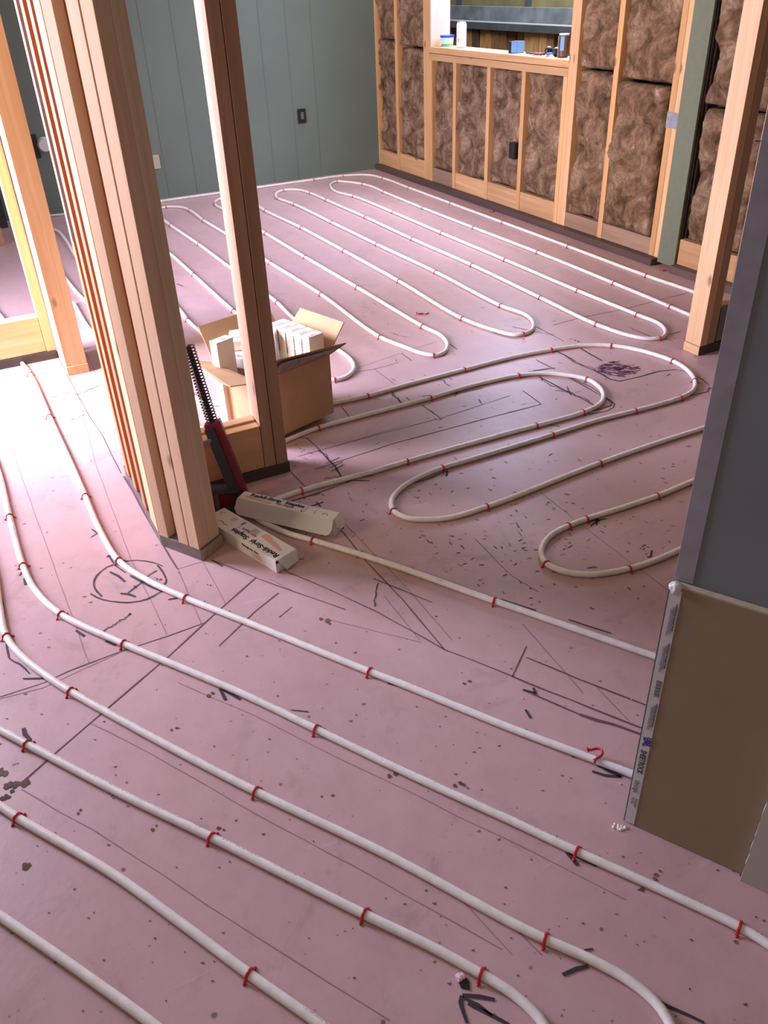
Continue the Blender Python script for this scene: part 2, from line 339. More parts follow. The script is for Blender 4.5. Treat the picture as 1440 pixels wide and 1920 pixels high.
INK = [(.0042, [(191, 1118), (183, 1110), (178, 1103), (176, 1096), (177, 1088), (181, 1080), (189, 1072), (200, 1064), (213, 1059)]), (.003, [(213, 1059), (228, 1054), (243, 1052), (258, 1051), (272, 1052), (284, 1054), (295, 1057), (305, 1062)]),
 (.004, [(295, 1060), (302, 1068), (307, 1077), (311, 1086), (311, 1092), (308, 1096)]), (.004, [(170, 1113), (180, 1119), (191, 1124), (207, 1128), (224, 1130), (236, 1131), (248, 1130), (262, 1128), (276, 1124), (286, 1119), (295, 1114), (305, 1108)]),
 (.004, [(203, 1042), (210, 1053), (217, 1062), (235, 1074)]), (.0035, [(200, 1046), (203, 1042), (207, 1043)]), (.006, [(206, 1073), (222, 1081), (234, 1091)]), (.005, [(244, 1080), (265, 1091), (285, 1102), (305, 1110)]),
 (.0035, [(240, 1112), (254, 1101), (269, 1090), (280, 1078), (294, 1070)]), (.0055, [(226, 1113), (240, 1114), (254, 1119)]), (.004, [(315, 1125), (335, 1121)]), (.0028, [(251, 1098), (256, 1103)]), (.0028, [(265, 1087), (270, 1092)]),
 (.0055, [(867, 1867), (898, 1870), (928, 1875)]), (.0065, [(866, 1868), (864, 1880), (866, 1891), (876, 1919)]), (.004, [(869, 1872), (898, 1886), (923, 1905)]), (.005, [(877, 1883), (917, 1902), (955, 1922)]),
 (.006, [(412, 1292), (423, 1313)]), (.006, [(416, 1293), (433, 1302), (450, 1312)]), (.006, [(1062, 1598), (1083, 1623)]), (.007, [(1068, 1599), (1120, 1623)]), (.005, [(1110, 1448), (1135, 1455), (1165, 1457)]), (.006, [(1120, 1437), (1165, 1457)]),
 (.006, [(1055, 1828), (1080, 1818), (1103, 1812)]), (.005, [(1223, 1872), (1255, 1887), (1287, 1900), (1320, 1918)]), (.003, [(1095, 1783), (1112, 1780)]), (.008, [(44, 1366), (47, 1377), (57, 1388)]),
 (.006, [(142, 1183), (158, 1193)]), (.006, [(198, 1202), (217, 1210)]), (.003, wiggle([(194, 1184), (246, 1151)], 2.5, 3, 3)), (.003, [(240, 1154), (246, 1151)]),
 (.004, wiggle([(7, 1175), (12, 1215), (18, 1235), (37, 1245), (55, 1263)], 1.5, 9, 4)), (.004, [(43, 1273), (87, 1272)]), (.006, [(45, 1085), (48, 1097)]), (.004, [(36, 1080), (42, 1072)]), (.005, [(0, 1110), (5, 1130), (9, 1160)]),
 (.003, wiggle([(1041, 658), (1059, 666), (1077, 678), (1114, 693), (1144, 710), (1166, 715)], 2, 6, 5)), (.0045, [(1041, 658), (1059, 666), (1077, 680), (1114, 695), (1144, 711), (1160, 715), (1199, 707), (1236, 696), (1267, 693), (1291, 698)]),
 (.0055, [(1089, 654), (1108, 665), (1129, 677)]), (.004, [(1065, 708), (1088, 720), (1111, 733), (1147, 754), (1145, 761), (1126, 767), (1099, 773)]), (.0035, [(1062, 705), (1110, 727), (1152, 757), (1150, 764), (1138, 771), (1108, 777), (1095, 775)]),
 (.003, wiggle([(1009, 705), (1031, 721), (1068, 737), (1096, 748), (1122, 765)], 3, 6, 6)), (.0045, [(1011, 707), (1040, 722), (1068, 737), (1090, 747), (1114, 760)]), (.003, [(1040, 732), (1075, 737)]), (.003, [(1063, 725), (1070, 741)]),
 (.003, [(1028, 797), (1050, 800)]), (.003, [(1306, 706), (1318, 712), (1328, 722)]), (.003, [(1330, 727), (1326, 735), (1294, 742)]), (.003, [(1330, 727), (1338, 730)]), (.003, [(1005, 675), (1040, 693)]), (.0025, [(990, 697), (1042, 690)]), (.0025, [(1000, 695), (1030, 691)]),
 (.0035, [(563, 821), (575, 822), (584, 829), (598, 843)]), (.003, wiggle([(598, 843), (612, 857), (629, 874), (640, 893)], 3, 4, 8)), (.0035, [(598, 843), (612, 859), (629, 876), (640, 893)]), (.0025, [(610, 870), (636, 858)]), (.0025, [(622, 884), (645, 871)]), (.0025, [(618, 877), (642, 866)]),
 (.003, [(735, 735), (742, 745), (753, 755)]), (.003, wiggle([(735, 738), (754, 756)], 3, 4, 9)), (.003, [(547, 940), (580, 930), (613, 919), (660, 901)]), (.003, [(637, 900), (693, 902)]), (.003, [(650, 906), (666, 895)]), (.0025, wiggle([(607, 898), (640, 893)], 3, 5, 10)),
 (.0035, [(600, 910), (640, 900), (700, 892)]), (.003, [(775, 906), (807, 897), (833, 884)]), (.0035, [(838, 880), (837, 893)]), (.003, [(830, 887), (838, 893), (840, 884)]), (.003, wiggle([(826, 712), (845, 724)], 4, 4, 11)), (.003, [(843, 736), (858, 737), (852, 744)]), (.0025, [(700, 748), (712, 749)]), (.003, [(790, 743), (858, 738), (905, 728)]),
 (.0045, [(1107, 987), (1120, 976), (1137, 973)]), (.004, [(1108, 970), (1125, 978)]), (.004, [(1122, 966), (1118, 985)]), (.004, [(1100, 980), (1120, 974)]), (.0045, [(1213, 1045), (1220, 1044), (1222, 1032)]), (.003, [(1100, 1066), (1116, 1063)]),
 (.0028, wiggle([(703, 1137), (704, 1118), (710, 1093)], 2, 4, 12)), (.0035, [(1066, 1162), (1146, 1188)]), (.003, [(940, 1124), (1005, 1145)]), (.0025, [(700, 1085), (810, 1130)]), (.004, [(1060, 985), (1090, 975)]),
 (.0028, [(960, 613), (1020, 625), (1040, 628)]), (.0028, [(905, 612), (935, 628), (960, 632)]), (.0025, [(1240, 632), (1262, 640)]), (.0028, [(1255, 628), (1275, 622)]), (.003, [(1181, 615), (1240, 640)]),
 (.0045, [(980, 1293), (1003, 1300)]), (.005, [(1000, 1290), (1005, 1303)]), (.0045, [(985, 1331), (995, 1347)]), (.004, [(515, 945), (570, 980), (640, 996)]), (.006, [(627, 995), (645, 990)]), (.004, [(582, 950), (606, 942)]), (.004, [(593, 942), (601, 950)]),
 (.003, wiggle([(545, 940), (600, 925)], 1.5, 6, 17)), (.003, [(170, 1008), (183, 1000)]), (.004, [(172, 993), (181, 999)]), (.005, [(186, 986), (190, 989)]), (.0022, [(545, 1332), (578, 1335)]), (.004, [(727, 1281), (745, 1286)]),
 (.004, [(397, 1050), (417, 1062)]), (.003, wiggle([(140, 742), (160, 735), (186, 722)], 2, 6, 18)), (.0025, wiggle([(95, 745), (140, 735)], 2, 6, 19)), (.0025, wiggle([(130, 788), (165, 775)], 2, 5, 20))]
marks('marker_line', INK, 'marker_ink', .0014)
rnd = random.Random(11); scr = []
for i in range(150):
    a = rnd.uniform(0, 6.28); rr = rnd.random()**.6; x = 1158+38*rr*math.cos(a); y = 692+14*rr*math.sin(a); b = rnd.uniform(-.5, .6); l = rnd.uniform(3, 8)
    scr.append((.0030, [(x-l*math.cos(b), y-l*.5*math.sin(b)), (x+l*math.cos(b), y+l*.5*math.sin(b))]))
marks('marker_scribble', scr, 'purple_ink', .0016)
SMEAR = [(.016, [(603, 1161), (613, 1165), (620, 1170)]), (.013, [(871, 1281), (880, 1279)]), (.010, [(1217, 1660), (1235, 1634)]), (.016, [(1200, 1668), (1212, 1655)]),
 (.034, [(-4, 1448), (14, 1446)]), (.026, [(18, 1475), (34, 1471), (41, 1467)]), (.02, [(24, 1482), (12, 1494), (2, 1501)]), (.016, [(146, 1524), (152, 1517)]), (.018, [(47, 1624), (55, 1621)]), (.011, [(288, 1557), (293, 1550)]), (.012, [(1201, 1028), (1207, 1022)]), (.013, [(729, 1455), (739, 1451)]), (.012, [(389, 1305), (398, 1300)]), (.012, [(411, 1553), (421, 1556)]), (.009, [(1278, 987), (1287, 990)]),
 (.009, [(322, 1370), (331, 1366), (337, 1366)]), (.010, [(853, 1474), (862, 1470), (876, 1478)]), (.022, [(1391, 1640), (1400, 1655)]), (.010, [(120, 818), (132, 817)]), (.014, [(332, 533), (345, 537)]), (.02, [(1071, 636), (1085, 641)]), (.01, [(290, 1083), (300, 1088)]), (.011, [(735, 625), (760, 632)]), (.01, [(1205, 1031), (1213, 1026)]), (.008, [(384, 1128), (388, 1132)]), (.01, [(388, 1096), (394, 1097)])]
bm = bmesh.new()
for wd, pp in SMEAR:
    P = seam(*pp); k = 0
    for a, b in zip(P, P[1:]):
        n = max(1, int((b-a).length/(wd*.8)))
        for j in range(n+1):
            c0 = a.lerp(b, j/n)+Vector((rnd.uniform(-.2, .2), rnd.uniform(-.2, .2), 0))*wd; k += 1
            r0 = wd*rnd.uniform(.16, .42); sd = rnd.uniform(0, 50)
            ring = [bm.verts.new((c0.x+math.cos(q)*r0*(1+.7*noise.noise(Vector((math.cos(q)*1.6, math.sin(q)*1.6, sd)))), c0.y+math.sin(q)*r0*(1+.7*noise.noise(Vector((math.cos(q)*1.6, math.sin(q)*1.6, sd+9)))), .0011+k*.00002)) for q in [6.2832*i/14 for i in range(14)]]
            bm.faces.new(ring)
finish('dirt_stain', bm, 'grime', floor, fix=False)
NT_holes = []
for i in range(230):
    x, y = rnd.uniform(0, 1440), rnd.uniform(780, 1910); l = rnd.uniform(1.2, 4); b = rnd.uniform(0, 3.14)
    NT_holes.append((rnd.uniform(.0012, .0028), [(x-l, y-l*.3*math.sin(b)), (x, y+l*.5*math.cos(b)), (x+l*.6, y-l*.6*math.sin(b))]))
for i in range(260):
    x, y = rnd.uniform(560, 1310), rnd.uniform(570, 1060); l = rnd.uniform(1.5, 5); b = rnd.uniform(-.6, .9)
    if rnd.random() < .35: x, y = rnd.gauss(950, 110), rnd.gauss(1010, 60)
    NT_holes.append((rnd.uniform(.0012, .003), [(x-l*math.cos(b), y-l*math.sin(b)), (x, y+rnd.uniform(-1, 1)), (x+l*math.cos(b), y+l*math.sin(b))]))
marks('scuff_mark', NT_holes, 'floor_seam', .0009)

# far painted wall with plank grooves
WX = -6.567
struct(box('wall_far', WX-.12, WX, -3.0, 3.33, 0, 2.44, 'sage_paint', bevel=0))
for k, yy in enumerate((2.60, 2.395, 2.19, 2.80, 1.98, 1.76, 1.54, 1.32, 1.1, .88, .66)):
    g = box('trim_%d' % (k+1), WX-.001, WX+.0012, yy-.0022, yy+.0022, .0, 2.44, 'groove_paint', bevel=0); struct(g)
# wall with the window opening: outer sheathing only
YW = 3.33; YO = 3.47
bm = bmesh.new()
for x0, x1, z0, z1 in ((-6.57, -5.735, 0, 2.44), (-5.735, -4.18, 0, .85), (-5.735, -4.18, 2.0, 2.44), (-4.18, 2.5, 0, 2.44)):
    prism(bm, boxq(x0, x1, YO, YO+.02), z0, z1)
struct(finish('wall_back', bm, 'sheathing'))
bm = bmesh.new(); prism(bm, boxq(-16, 4, 3.52, 14), -.35, -.25); struct(finish('ground', bm, 'ground_dirt'))

# framed wall
fr = empty('framed_wall', (-4.6, 3.40, 0), 'bare pine stud wall framing the window, filled with brown insulation', 'wall frame')
def stud(x0, x1, z0=.038, z1=2.44, mat='pine_upright', y0=YW, y1=YO, parent=fr, name='stud'): return box(name, x0, x1, y0, y1, z0, z1, mat, parent)
box('bottom_plate', -6.56, -3.30, 3.285, YO, 0, .038, 'treated_dark_x', fr)
box('bottom_plate', -3.165, -2.36, 3.285, YO, 0, .038, 'treated_dark_x', fr)
for x0, x1, m in ((-6.64, -6.56, 'pine_orange'), (-6.247, -6.207, 'pine_orange'), (-5.815, -5.737, 'pine_orange'), (-3.803, -3.765, 'pine_orange'), (-3.372, -3.334, 'pine_orange'), (-3.332, -3.294, 'pine_upright')): stud(x0, x1, mat=m)
for x0, x1, m in ((-5.735, -5.697, 'pine_orange'), (-5.412, -5.374, 'pine_orange'), (-4.997, -4.960, 'pine_orange'), (-4.618, -4.580, 'pine_orange'), (-4.218, -4.182, 'pine_orange')): stud(x0, x1, z1=.843, mat=m, name='cripple_stud')
stud(-4.180, -4.143, mat='pine_upright'); stud(-4.142, -4.105, mat='pine_upright')
box('window_sill', -5.736, -4.181, YW, 3.49, .843, .884, 'pine_orange_x', fr); box('window_sill', -5.736, -4.181, YW, 3.49, .887, .925, 'pine_orange_x', fr)
box('jamb_board', -5.736, -5.717, YW+.004, 3.49, .926, 2.0, 'pine_pale', fr)
for x0, x1, zt, m in ((-6.56, -6.247, .15, 'pine_orange_x'), (-6.207, -5.815, .165, 'pine_orange_x'), (-5.697, -5.412, .135, 'pine_brown_x'), (-5.374, -4.997, .15, 'pine_orange_x'), (-4.96, -4.618, .155, 'pine_orange_x'), (-4.58, -4.218, .155, 'pine_orange_x'),
    (-4.105, -3.803, .12, 'pine_brown_x'), (-3.765, -3.372, .125, 'pine_brown_x'), (-3.165, -2.79, .165, 'pine_orange_x'), (-2.74, -2.40, .165, 'pine_orange_x')):
    box('blocking', x0, x1, YW+.004, YW+.042, .038, zt, m, fr)
stud(-2.785, -2.745, mat='pine_upright')
struct(box('trim_12', -3.290, -3.168, YW-.012, YW+.001, .022, 2.44, 'green_board', bevel=.001))
# insulation batts
def batt(x0, x1, z0, z1, label, seed, bulge=.0):
    nx = max(6, int((x1-x0)/.011)); nz = max(8, int((z1-z0)/.011)); bm = bmesh.new(); cx, zb = (x0+x1)/2, z0
    grid = []
    for j in range(nz+1):
        row = []
        for i in range(nx+1):
            u, v = i/nx, j/nz; ex = noise.noise(Vector((seed*3.1+(u > .5)*5, v*(z1-z0)*9, 0)))*.016
            x = x0+(x1-x0)*u + (ex*(1-u*2)*(1 if abs(u-.5) > .3 else 0)); z = z0+(z1-z0)*v + noise.noise(Vector((x*9, seed, (v > .5)*4)))*.012*(abs(v-.5) > .42)
            p = Vector((x, seed*1.7, z))
            h = noise.noise(p*5.5)*.030+noise.fractal(p*11, .8, 2.1, 5)*.016+abs(noise.noise(p*22))*.014+noise.noise(p*60)*.003
            edge = min(u, 1-u)*(x1-x0); ed = min(v, 1-v)*(z1-z0); e = max(0, 1-min(edge*1.2, ed*2.0)/.030)
            row.append(bm.verts.new((x-cx, -h-bulge+.022*e*e, z-zb)))
        grid.append(row)
    for j in range(nz):
        for i in range(nx): bm.faces.new((grid[j][i], grid[j][i+1], grid[j+1][i+1], grid[j+1][i]))
    # side skirt back to the sheathing
    border = grid[0]+[r[-1] for r in grid[1:]]+grid[-1][-2::-1]+[r[0] for r in grid[-2:0:-1]]
    back = [bm.verts.new((q.co.x, .10, q.co.z)) for q in border]
    nb = len(border)
    for k in range(nb): bm.faces.new((border[k], border[(k+1) % nb], back[(k+1) % nb], back[k]))
    bm.faces.new(back)
    o = finish('insulation_batt', bm, 'brown_mineral_wool', loc=(cx, YW+.018, zb), smooth=True)
    return tag(o, label, 'insulation', 'brown insulation batts between the studs')
B = 'brown mineral wool batt '
batt(-6.555, -6.252, .152, .94, B+'in the corner bay, lower piece', 1); batt(-6.555, -6.252, .945, 2.4, B+'in the corner bay, upper piece', 2)
batt(-6.20, -5.822, .168, .90, B+'left of the window frame, lower piece', 3); batt(-6.20, -5.822, .912, 2.4, B+'left of the window frame, upper piece', 4)
batt(-5.69, -5.418, .138, .84, B+'under the window, leftmost bay', 5); batt(-5.368, -5.002, .152, .84, B+'under the window, second bay from left', 6)
batt(-4.955, -4.624, .157, .84, B+'under the window, bay with the black outlet box', 7); batt(-4.574, -4.224, .157, .84, B+'under the window, rightmost bay', 8)
batt(-4.10, -3.808, .122, .88, B+'just right of the window, lower piece', 9, .006); batt(-4.10, -3.808, .895, 2.4, B+'just right of the window, upper piece', 10, .004)
batt(-3.76, -3.40, .127, .85, B+'beside the taped studs, lower piece', 11, .03); batt(-3.76, -3.385, .865, 2.4, B+'beside the taped studs, upper piece', 12, .0)
batt(-3.135, -2.80, .168, .78, B+'right of the green drywall strip, lower piece', 13, .01); batt(-3.15, -2.80, .80, 2.4, B+'right of the green drywall strip, upper piece', 14, .01)
batt(-2.735, -2.42, .168, 2.4, B+'at the far right behind the wing wall studs', 15)
# tape round the paired studs
tp = box('duct_tape', -3.375, -3.291, YW-.003, YW+.06, .672, .745, 'duct_tape', bevel=.001); tag(tp, 'silver tape band wrapped round the paired studs beside the green strip', 'tape')
sc = bmesh.new()
P = [Vector((0, 0, 0)), Vector((.018, -.008, -.03)), Vector((-.012, -.015, -.05)), Vector((.008, -.004, -.085)), Vector((-.006, -.01, -.12))]
vs = [(sc.verts.new(p), sc.verts.new(p+Vector((.022-.003*i, .004, .004)))) for i, p in enumerate(P)]
for a, b in zip(vs, vs[1:]): sc.faces.new((a[0], a[1], b[1], b[0]))
o = finish('plastic_scrap', sc, 'white_plastic', loc=(-2.90, YW-.03, .80)); so = o.modifiers.new('s', 'SOLIDIFY'); so.thickness = .001
tag(o, 'torn white plastic scrap caught on the insulation beside the bright stud', 'scrap')

# ------------------------------------------------------------------ partition frames
def framed(name, loc, label): return empty(name, loc, label, 'wall frame')
# long post cluster at the doorway (plates at a bend)
pc = framed('stud_cluster', (-2.2, .33, 0), 'clustered pine studs on two bottom plates, foreground left, in front of the carton')
YA0, YA1 = .290, .379
box('bottom_plate', -2.53, -2.062, YA0, YA1, 0, .038, 'treated_grey', pc)
for x0, x1, m in ((-2.490, -2.442, 'pine_red'), (-2.385, -2.337, 'pine_red'), (-2.262, -2.214, 'pine_red'), (-2.163, -2.076, 'pine_upright')):
    stud(x0, x1, mat=m, y0=YA0, y1=YA1, parent=pc)
DB = Vector((math.cos(math.radians(31)), math.sin(math.radians(31)), 0)); NB = Vector((-DB.y, DB.x, 0)); OB = Vector((-2.062, .2905, 0))
def bpoly(s0, s1, t0=0, t1=.089): return [tuple((OB+DB*s+NB*t)[:2]) for s, t in ((s0, t0), (s1, t0), (s1, t1), (s0, t1))]
def bprism(name, s0, s1, t0, t1, z0, z1, mat, bev=.0015):
    q = bpoly(s0, s1, t0, t1); c = Vector((sum(p[0] for p in q)/4, sum(p[1] for p in q)/4, z0)); bm = bmesh.new()
    prism(bm, [(p[0]-c.x, p[1]-c.y) for p in q], 0, z1-z0)
    return finish(name, bm, mat, pc, c-Vector(pc.location), bevel=bev)
bprism('bottom_plate', 0, .156, 0, .089, 0, .038, 'treated_grey'); bprism('plate_end', .1562, .1578, .001, .088, .001, .037, 'treated_tan', 0)
bprism('stud', .000, .034, 0, .03, .038, 2.44, 'pine_pale'); bprism('stud', -.002, .036, .031, .086, .038, 2.44, 'pine_red')
bprism('stud', .074, .111, .0, .086, .038, 2.44, 'pine_pale'); bprism('stud', .115, .152, .0, .0425, .038, 2.44, 'pine_pale'); bprism('stud', .115, .1515, .0435, .086, .038, 2.44, 'pine_olive_lit')
# slip of foil-faced offcut standing between the leftmost studs
q = box('foam_offcut', -2.428, -2.40, .284, .293, .80, 2.44, 'bead_metal', pc, bevel=.0005); q['label'] = 'pale lavender strip tacked between the leftmost studs'
# left opening corner
lf = framed('corner_frame', (-3.62, .30, 0), 'sunlit pine corner post and low blocking at the far left')
box('bottom_plate', -3.72, -3.495, .269, .357, 0, .038, 'pine_along_x', lf)
box('stud', -3.545, -3.502, .271, .356, .038, 2.44, 'pine_upright', lf); box('stud', -3.635, -3.547, .271, .356, .038, 2.44, 'pine_upright', lf); box('stud', -3.725, -3.637, .271, .356, .038, 2.44, 'pine_upright', lf)
box('bottom_plate', -3.82, -3.728, -1.0, .265, 0, .038, 'treated_dark', lf)
box('stud', -3.818, -3.731, .228, .268, .038, 2.44, 'pine_upright', lf)
box('blocking', -3.77, -3.733, -1.0, .226, .040, .193, 'pine_along_y', lf); box('blocking', -3.812, -3.773, -1.0, .226, .040, .188, 'pine_along_y', lf)
# centre wall
cf = framed('centre_frame', (-2.31, .6, 0), 'doubled pine end studs with a low block, in front of the cardboard carton')
box('bottom_plate', -2.36, -2.268, .384, .778, 0, .038, 'treated_dark', cf)
box('stud', -2.360, -2.272, .695, .733, .038, 2.44, 'pine_brown', cf); box('stud', -2.360, -2.270, .735, .774, .038, 2.44, 'pine_brown', cf)
box('blocking', -2.308, -2.271, .384, .693, .040, .190, 'pine_along_y', cf); box('blocking', -2.347, -2.311, .384, .693, .040, .197, 'pine_along_y', cf)
# right wing wall
rf = framed('wing_frame', (-2.31, 2.9, 0), 'pine wing wall at right with doubled end studs and low green drywall')
box('bottom_plate', -2.358, -2.272, 2.602, 3.28, 0, .038, 'treated_dark', rf); box('plate_end', -2.357, -2.273, 2.5985, 2.6015, .001, .037, 'pine_along_x', rf, 0)
box('stud', -2.357, -2.274, 2.602, 2.640, .038, 2.44, 'pine_upright', rf); box('stud', -2.356, -2.276, 2.642, 2.684, .038, 2.44, 'pine_brown', rf)
box('blocking', -2.352, -2.288, 2.686, 3.28, .040, .190, 'pine_along_y', rf)
box('drywall_strip', -2.286, -2.274, 2.69, 3.26, .042, .186, 'green_board', rf)
box('stud', -2.356, -2.318, 2.862, 2.90, .192, 2.44, 'pine_pale', rf)
bm = bmesh.new(); sweep(bm, [Vector((-2.28, 2.70, .812)), Vector((-2.22, 2.715, .815)), Vector((-2.20, 2.74, .816)), Vector((-2.22, 2.765, .812)), Vector((-2.26, 2.75, .806))], .003, 6)
tag(finish('wire_hook', bm, 'tool_steel', smooth=True), 'bent metal hook sticking out beside the wing wall studs', 'hook')

# right near wall (grey paint) and drywall offcuts standing against it
PD_ = Vector((-.694, .829, 0)); DD = Vector((math.cos(math.radians(30)), math.sin(math.radians(30)), 0)); ND = Vector((.5, -.866, 0))
def dprism(name, s0, s1, t0, t1, z0, z1, mat, parent=None, bev=.001):
    q = [PD_+DD*s+ND*t for s, t in ((s0, t0), (s1, t0), (s1, t1), (s0, t1))]; c = sum(q, Vector())/4; c.z = z0; bm = bmesh.new()
    prism(bm, [(p.x-c.x, p.y-c.y) for p in q], 0, z1-z0)
    return finish(name, bm, mat, parent, c-(Vector(parent.location) if parent else Vector()), bevel=bev)
wr = struct(dprism('wall_right', 0.0, 1.3, -.14, -.0135, 0, 2.44, 'slate_paint', bev=0))
tr = struct(dprism('trim_13', -.001, .027, -.0137, -.0122, .58, 2.44, 'bead_metal', bev=.0004))
bp = empty('drywall_offcut', PD_+DD*.11, 'brown paper drywall offcut with printed end tape against the grey wall', 'drywall')
dprism('paper_face', .014, .62, -.0012, 0, .002, .575, 'brown_paper', bp, .0003)
dprism('gypsum_core', .001, .62, -.0128, -.0013, .002, .578, 'gypsum', bp, .0006)
et = dprism('end_tape', -.0015, .0165, -.0006, .0006, .004, .570, 'tape_white', bp, .0002); et['label'] = 'white printed end tape'
dprism('tape_edge', -.0040, -.0014, -.0130, .0004, .004, .568, 'tape_edge_green', bp, .0002)
cr = bmesh.new(); bmesh.ops.create_icosphere(cr, subdivisions=3, radius=.010)
for v in cr.verts: v.co += v.co.normalized()*noise.noise(v.co*180)*.004
cc = finish('crumpled_tape', cr, 'clear_label', bp, (PD_+DD*.006+ND*-.004+Vector((0, 0, .572)))-Vector(bp.location), smooth=True)
def text(name, body, size, mat, mw, parent=None, extr=.0002, bold=0.0, sx=1.0):
    cu = bpy.data.curves.new(name, 'FONT'); cu.body = body; cu.size = size; cu.extrude = extr; cu.align_x = 'LEFT'; cu.offset = bold
    t = bpy.data.objects.new(name, cu); C.objects.link(t)
    dg = bpy.context.evaluated_depsgraph_get(); me = bpy.data.meshes.new_from_object(t.evaluated_get(dg)); bpy.data.objects.remove(t)
    me.materials.clear(); me.materials.append(MATS[mat])
    o = bpy.data.objects.new(name, me); C.objects.link(o)
    mw = mw @ Matrix.Diagonal((sx, 1, 1, 1))
    if parent:
        pm = Matrix.Translation(parent.location) @ parent.rotation_euler.to_matrix().to_4x4()
        o.parent = parent; o.matrix_basis = pm.inverted() @ mw
    else: o.matrix_world = mw
    return o
def frame(org, xdir, ydir):
    x = xdir.normalized(); y = ydir.normalized(); z = x.cross(y)
    m = Matrix((x, y, z)).transposed().to_4x4(); m.translation = org; return m
# printing runs down the tape; letters' tops face right (+s)
def tline(z, s, body, size, mat, bold=0, sx=1.0): return text('printed_text', body, size, mat, frame(PD_+DD*s+ND*.0012+Vector((0, 0, z)), Vector((0, 0, -1)), DD), bp, .0002, bold, sx)
tline(.208, .0030, 'SHEETROCK', .0145, 'tape_ink', .0003, .76); tline(.127, .003, 'UltraLight', .0115, 'tape_grey', .0002, .75)
tline(.078, .0090, 'Drywall', .008, 'tape_grey'); tline(.078, .0030, 'Panels', .007, 'tape_grey'); tline(.243, .0085, 'USG', .011, 'logo_blue', .0006); 
for i, (zz, ss) in enumerate(((.241, .0030), (.233, .0050), (.226, .0030))):
    q = dprism('logo_bar', ss, ss+.0038, .0007, .0012, zz-.008, zz-.001, 'logo_blue', bp, 0)
for zz in (.545, .465, .328):
    for k, ss in enumerate((.0125, .0098, .0072, .0048)):
        tline(zz-.004*k, ss, 'SHEETROCK UltraLight Panels', .0034, 'tape_grey' if k else 'tape_ink', 0, 1.3)
for k in range(16): dprism('bar_code', .0055, .0145, .0007, .0011, (.378-.0024*k), (.378-.0024*k)+(.0007, .0014, .001)[k % 3], 'tape_ink', bp, 0)
# ivory board in front, torn left edge
bm = bmesh.new(); n = 60; fr_, bk = [], []
for i in range(n+1):
    z = .58*i/n; s = .2135+noise.noise(Vector((0, 0, z*60)))*.0022+noise.noise(Vector((4, 0, z*200)))*.001
    for L_, t_ in ((fr_, .0145), (bk, .0012)):
        p = PD_+DD*s+ND*t_; p2 = PD_+DD*.8+ND*t_; L_.append((bm.verts.new((p.x, p.y, z)), bm.verts.new((p2.x, p2.y, z))))
for i in range(n):
    for L_ in (fr_, bk): bm.faces.new((L_[i][0], L_[i][1], L_[i+1][1], L_[i+1][0]))
    bm.faces.new((fr_[i][0], fr_[i+1][0], bk[i+1][0], bk[i][0])); bm.faces.new((fr_[i][1], fr_[i+1][1], bk[i+1][1], bk[i][1]))
bm.faces.new((fr_[0][0], fr_[0][1], bk[0][1], bk[0][0])); bm.faces.new((fr_[-1][0], fr_[-1][1], bk[-1][1], bk[-1][0]))
tag(finish('drywall_sheet', bm, 'ivory_paper'), 'ivory drywall sheet with rough cut edge at the lower right corner', 'drywall')

# ------------------------------------------------------------------ tubes
R_T = .0084
TUBES = {}
def tube(key, pix, label, ext0=None):
    path = catmull([at(x, y, R_T) for x, y in pix])
    bm = bmesh.new(); uv = bm.loops.layers.uv.new('UVMap'); sweep(bm, path, R_T, 14, uv)
    o = finish('heating_tube', bm, 'white_tube', smooth=True)
    tag(o, label, 'tube', 'white floor heating tubes'); TUBES[key] = path; return o
tube('F1', [(40, 679), (57, 702), (93, 781), (133, 868), (160, 930), (187, 993), (223, 1051), (277, 1088), (348, 1121), (480, 1173), (693, 1259), (763, 1286), (960, 1366), (1093, 1416), (1190, 1453), (1330, 1510)], 'white tube crossing the hand drawn marker circle, ending behind the brown drywall')
tube('F2', [(-40, 780), (-20, 835), (0, 893), (17, 965), (43, 1060), (67, 1107), (115, 1152), (232, 1207), (360, 1260), (480, 1312), (593, 1367), (780, 1457), (960, 1539), (1083, 1597), (1260, 1677), (1387, 1738), (1440, 1770), (1530, 1835)], 'white tube running just below the marker circle to the right edge')
tube('F3', [(-22, 1020), (-8, 1085), (0, 1140), (12, 1193), (43, 1232), (103, 1278), (132, 1296), (300, 1390), (480, 1484), (727, 1603), (960, 1730), (1023, 1761), (1110, 1800), (1177, 1837), (1227, 1877), (1253, 1913), (1275, 1970)], 'long white tube curving down at the bottom right, with three spaced staples')
tube('F4', [(-90, 1318), (0, 1368), (60, 1400), (233, 1491), (397, 1570), (480, 1612), (683, 1714), (813, 1777), (903, 1827), (960, 1862), (1000, 1897), (1020, 1922), (1040, 1970)], 'white tube curving away just right of the bottom marker arrow')
tube('F5', [(-90, 1460), (0, 1511), (33, 1533), (208, 1636), (344, 1734), (467, 1826), (590, 1913), (700, 1995)], 'white tube second from the bottom left corner')
tube('F6', [(-100, 1650), (0, 1717), (167, 1833), (277, 1913), (360, 1980)], 'white tube cutting across the bottom left corner')
tube('N1', [(138, 567), (166, 614), (215, 665), (300, 735), (379, 804), (420, 812), (480, 790), (537, 775), (600, 758), (623, 756), (690, 742), (760, 722), (870, 693), (960, 670), (1033, 656), (1090, 648), (1146, 648), (1200, 657), (1262, 677), (1290, 695), (1303, 714), (1300, 731), (1275, 746), (1191, 770), (1120, 788), (1035, 815), (960, 838), (880, 862), (830, 877), (770, 903), (745, 922), (734, 940), (738, 958), (763, 971), (800, 974), (847, 970), (913, 950), (960, 933), (1125, 868), (1240, 828), (1330, 799), (1420, 768)], 'white tube winding from behind the carton round the purple scribble')
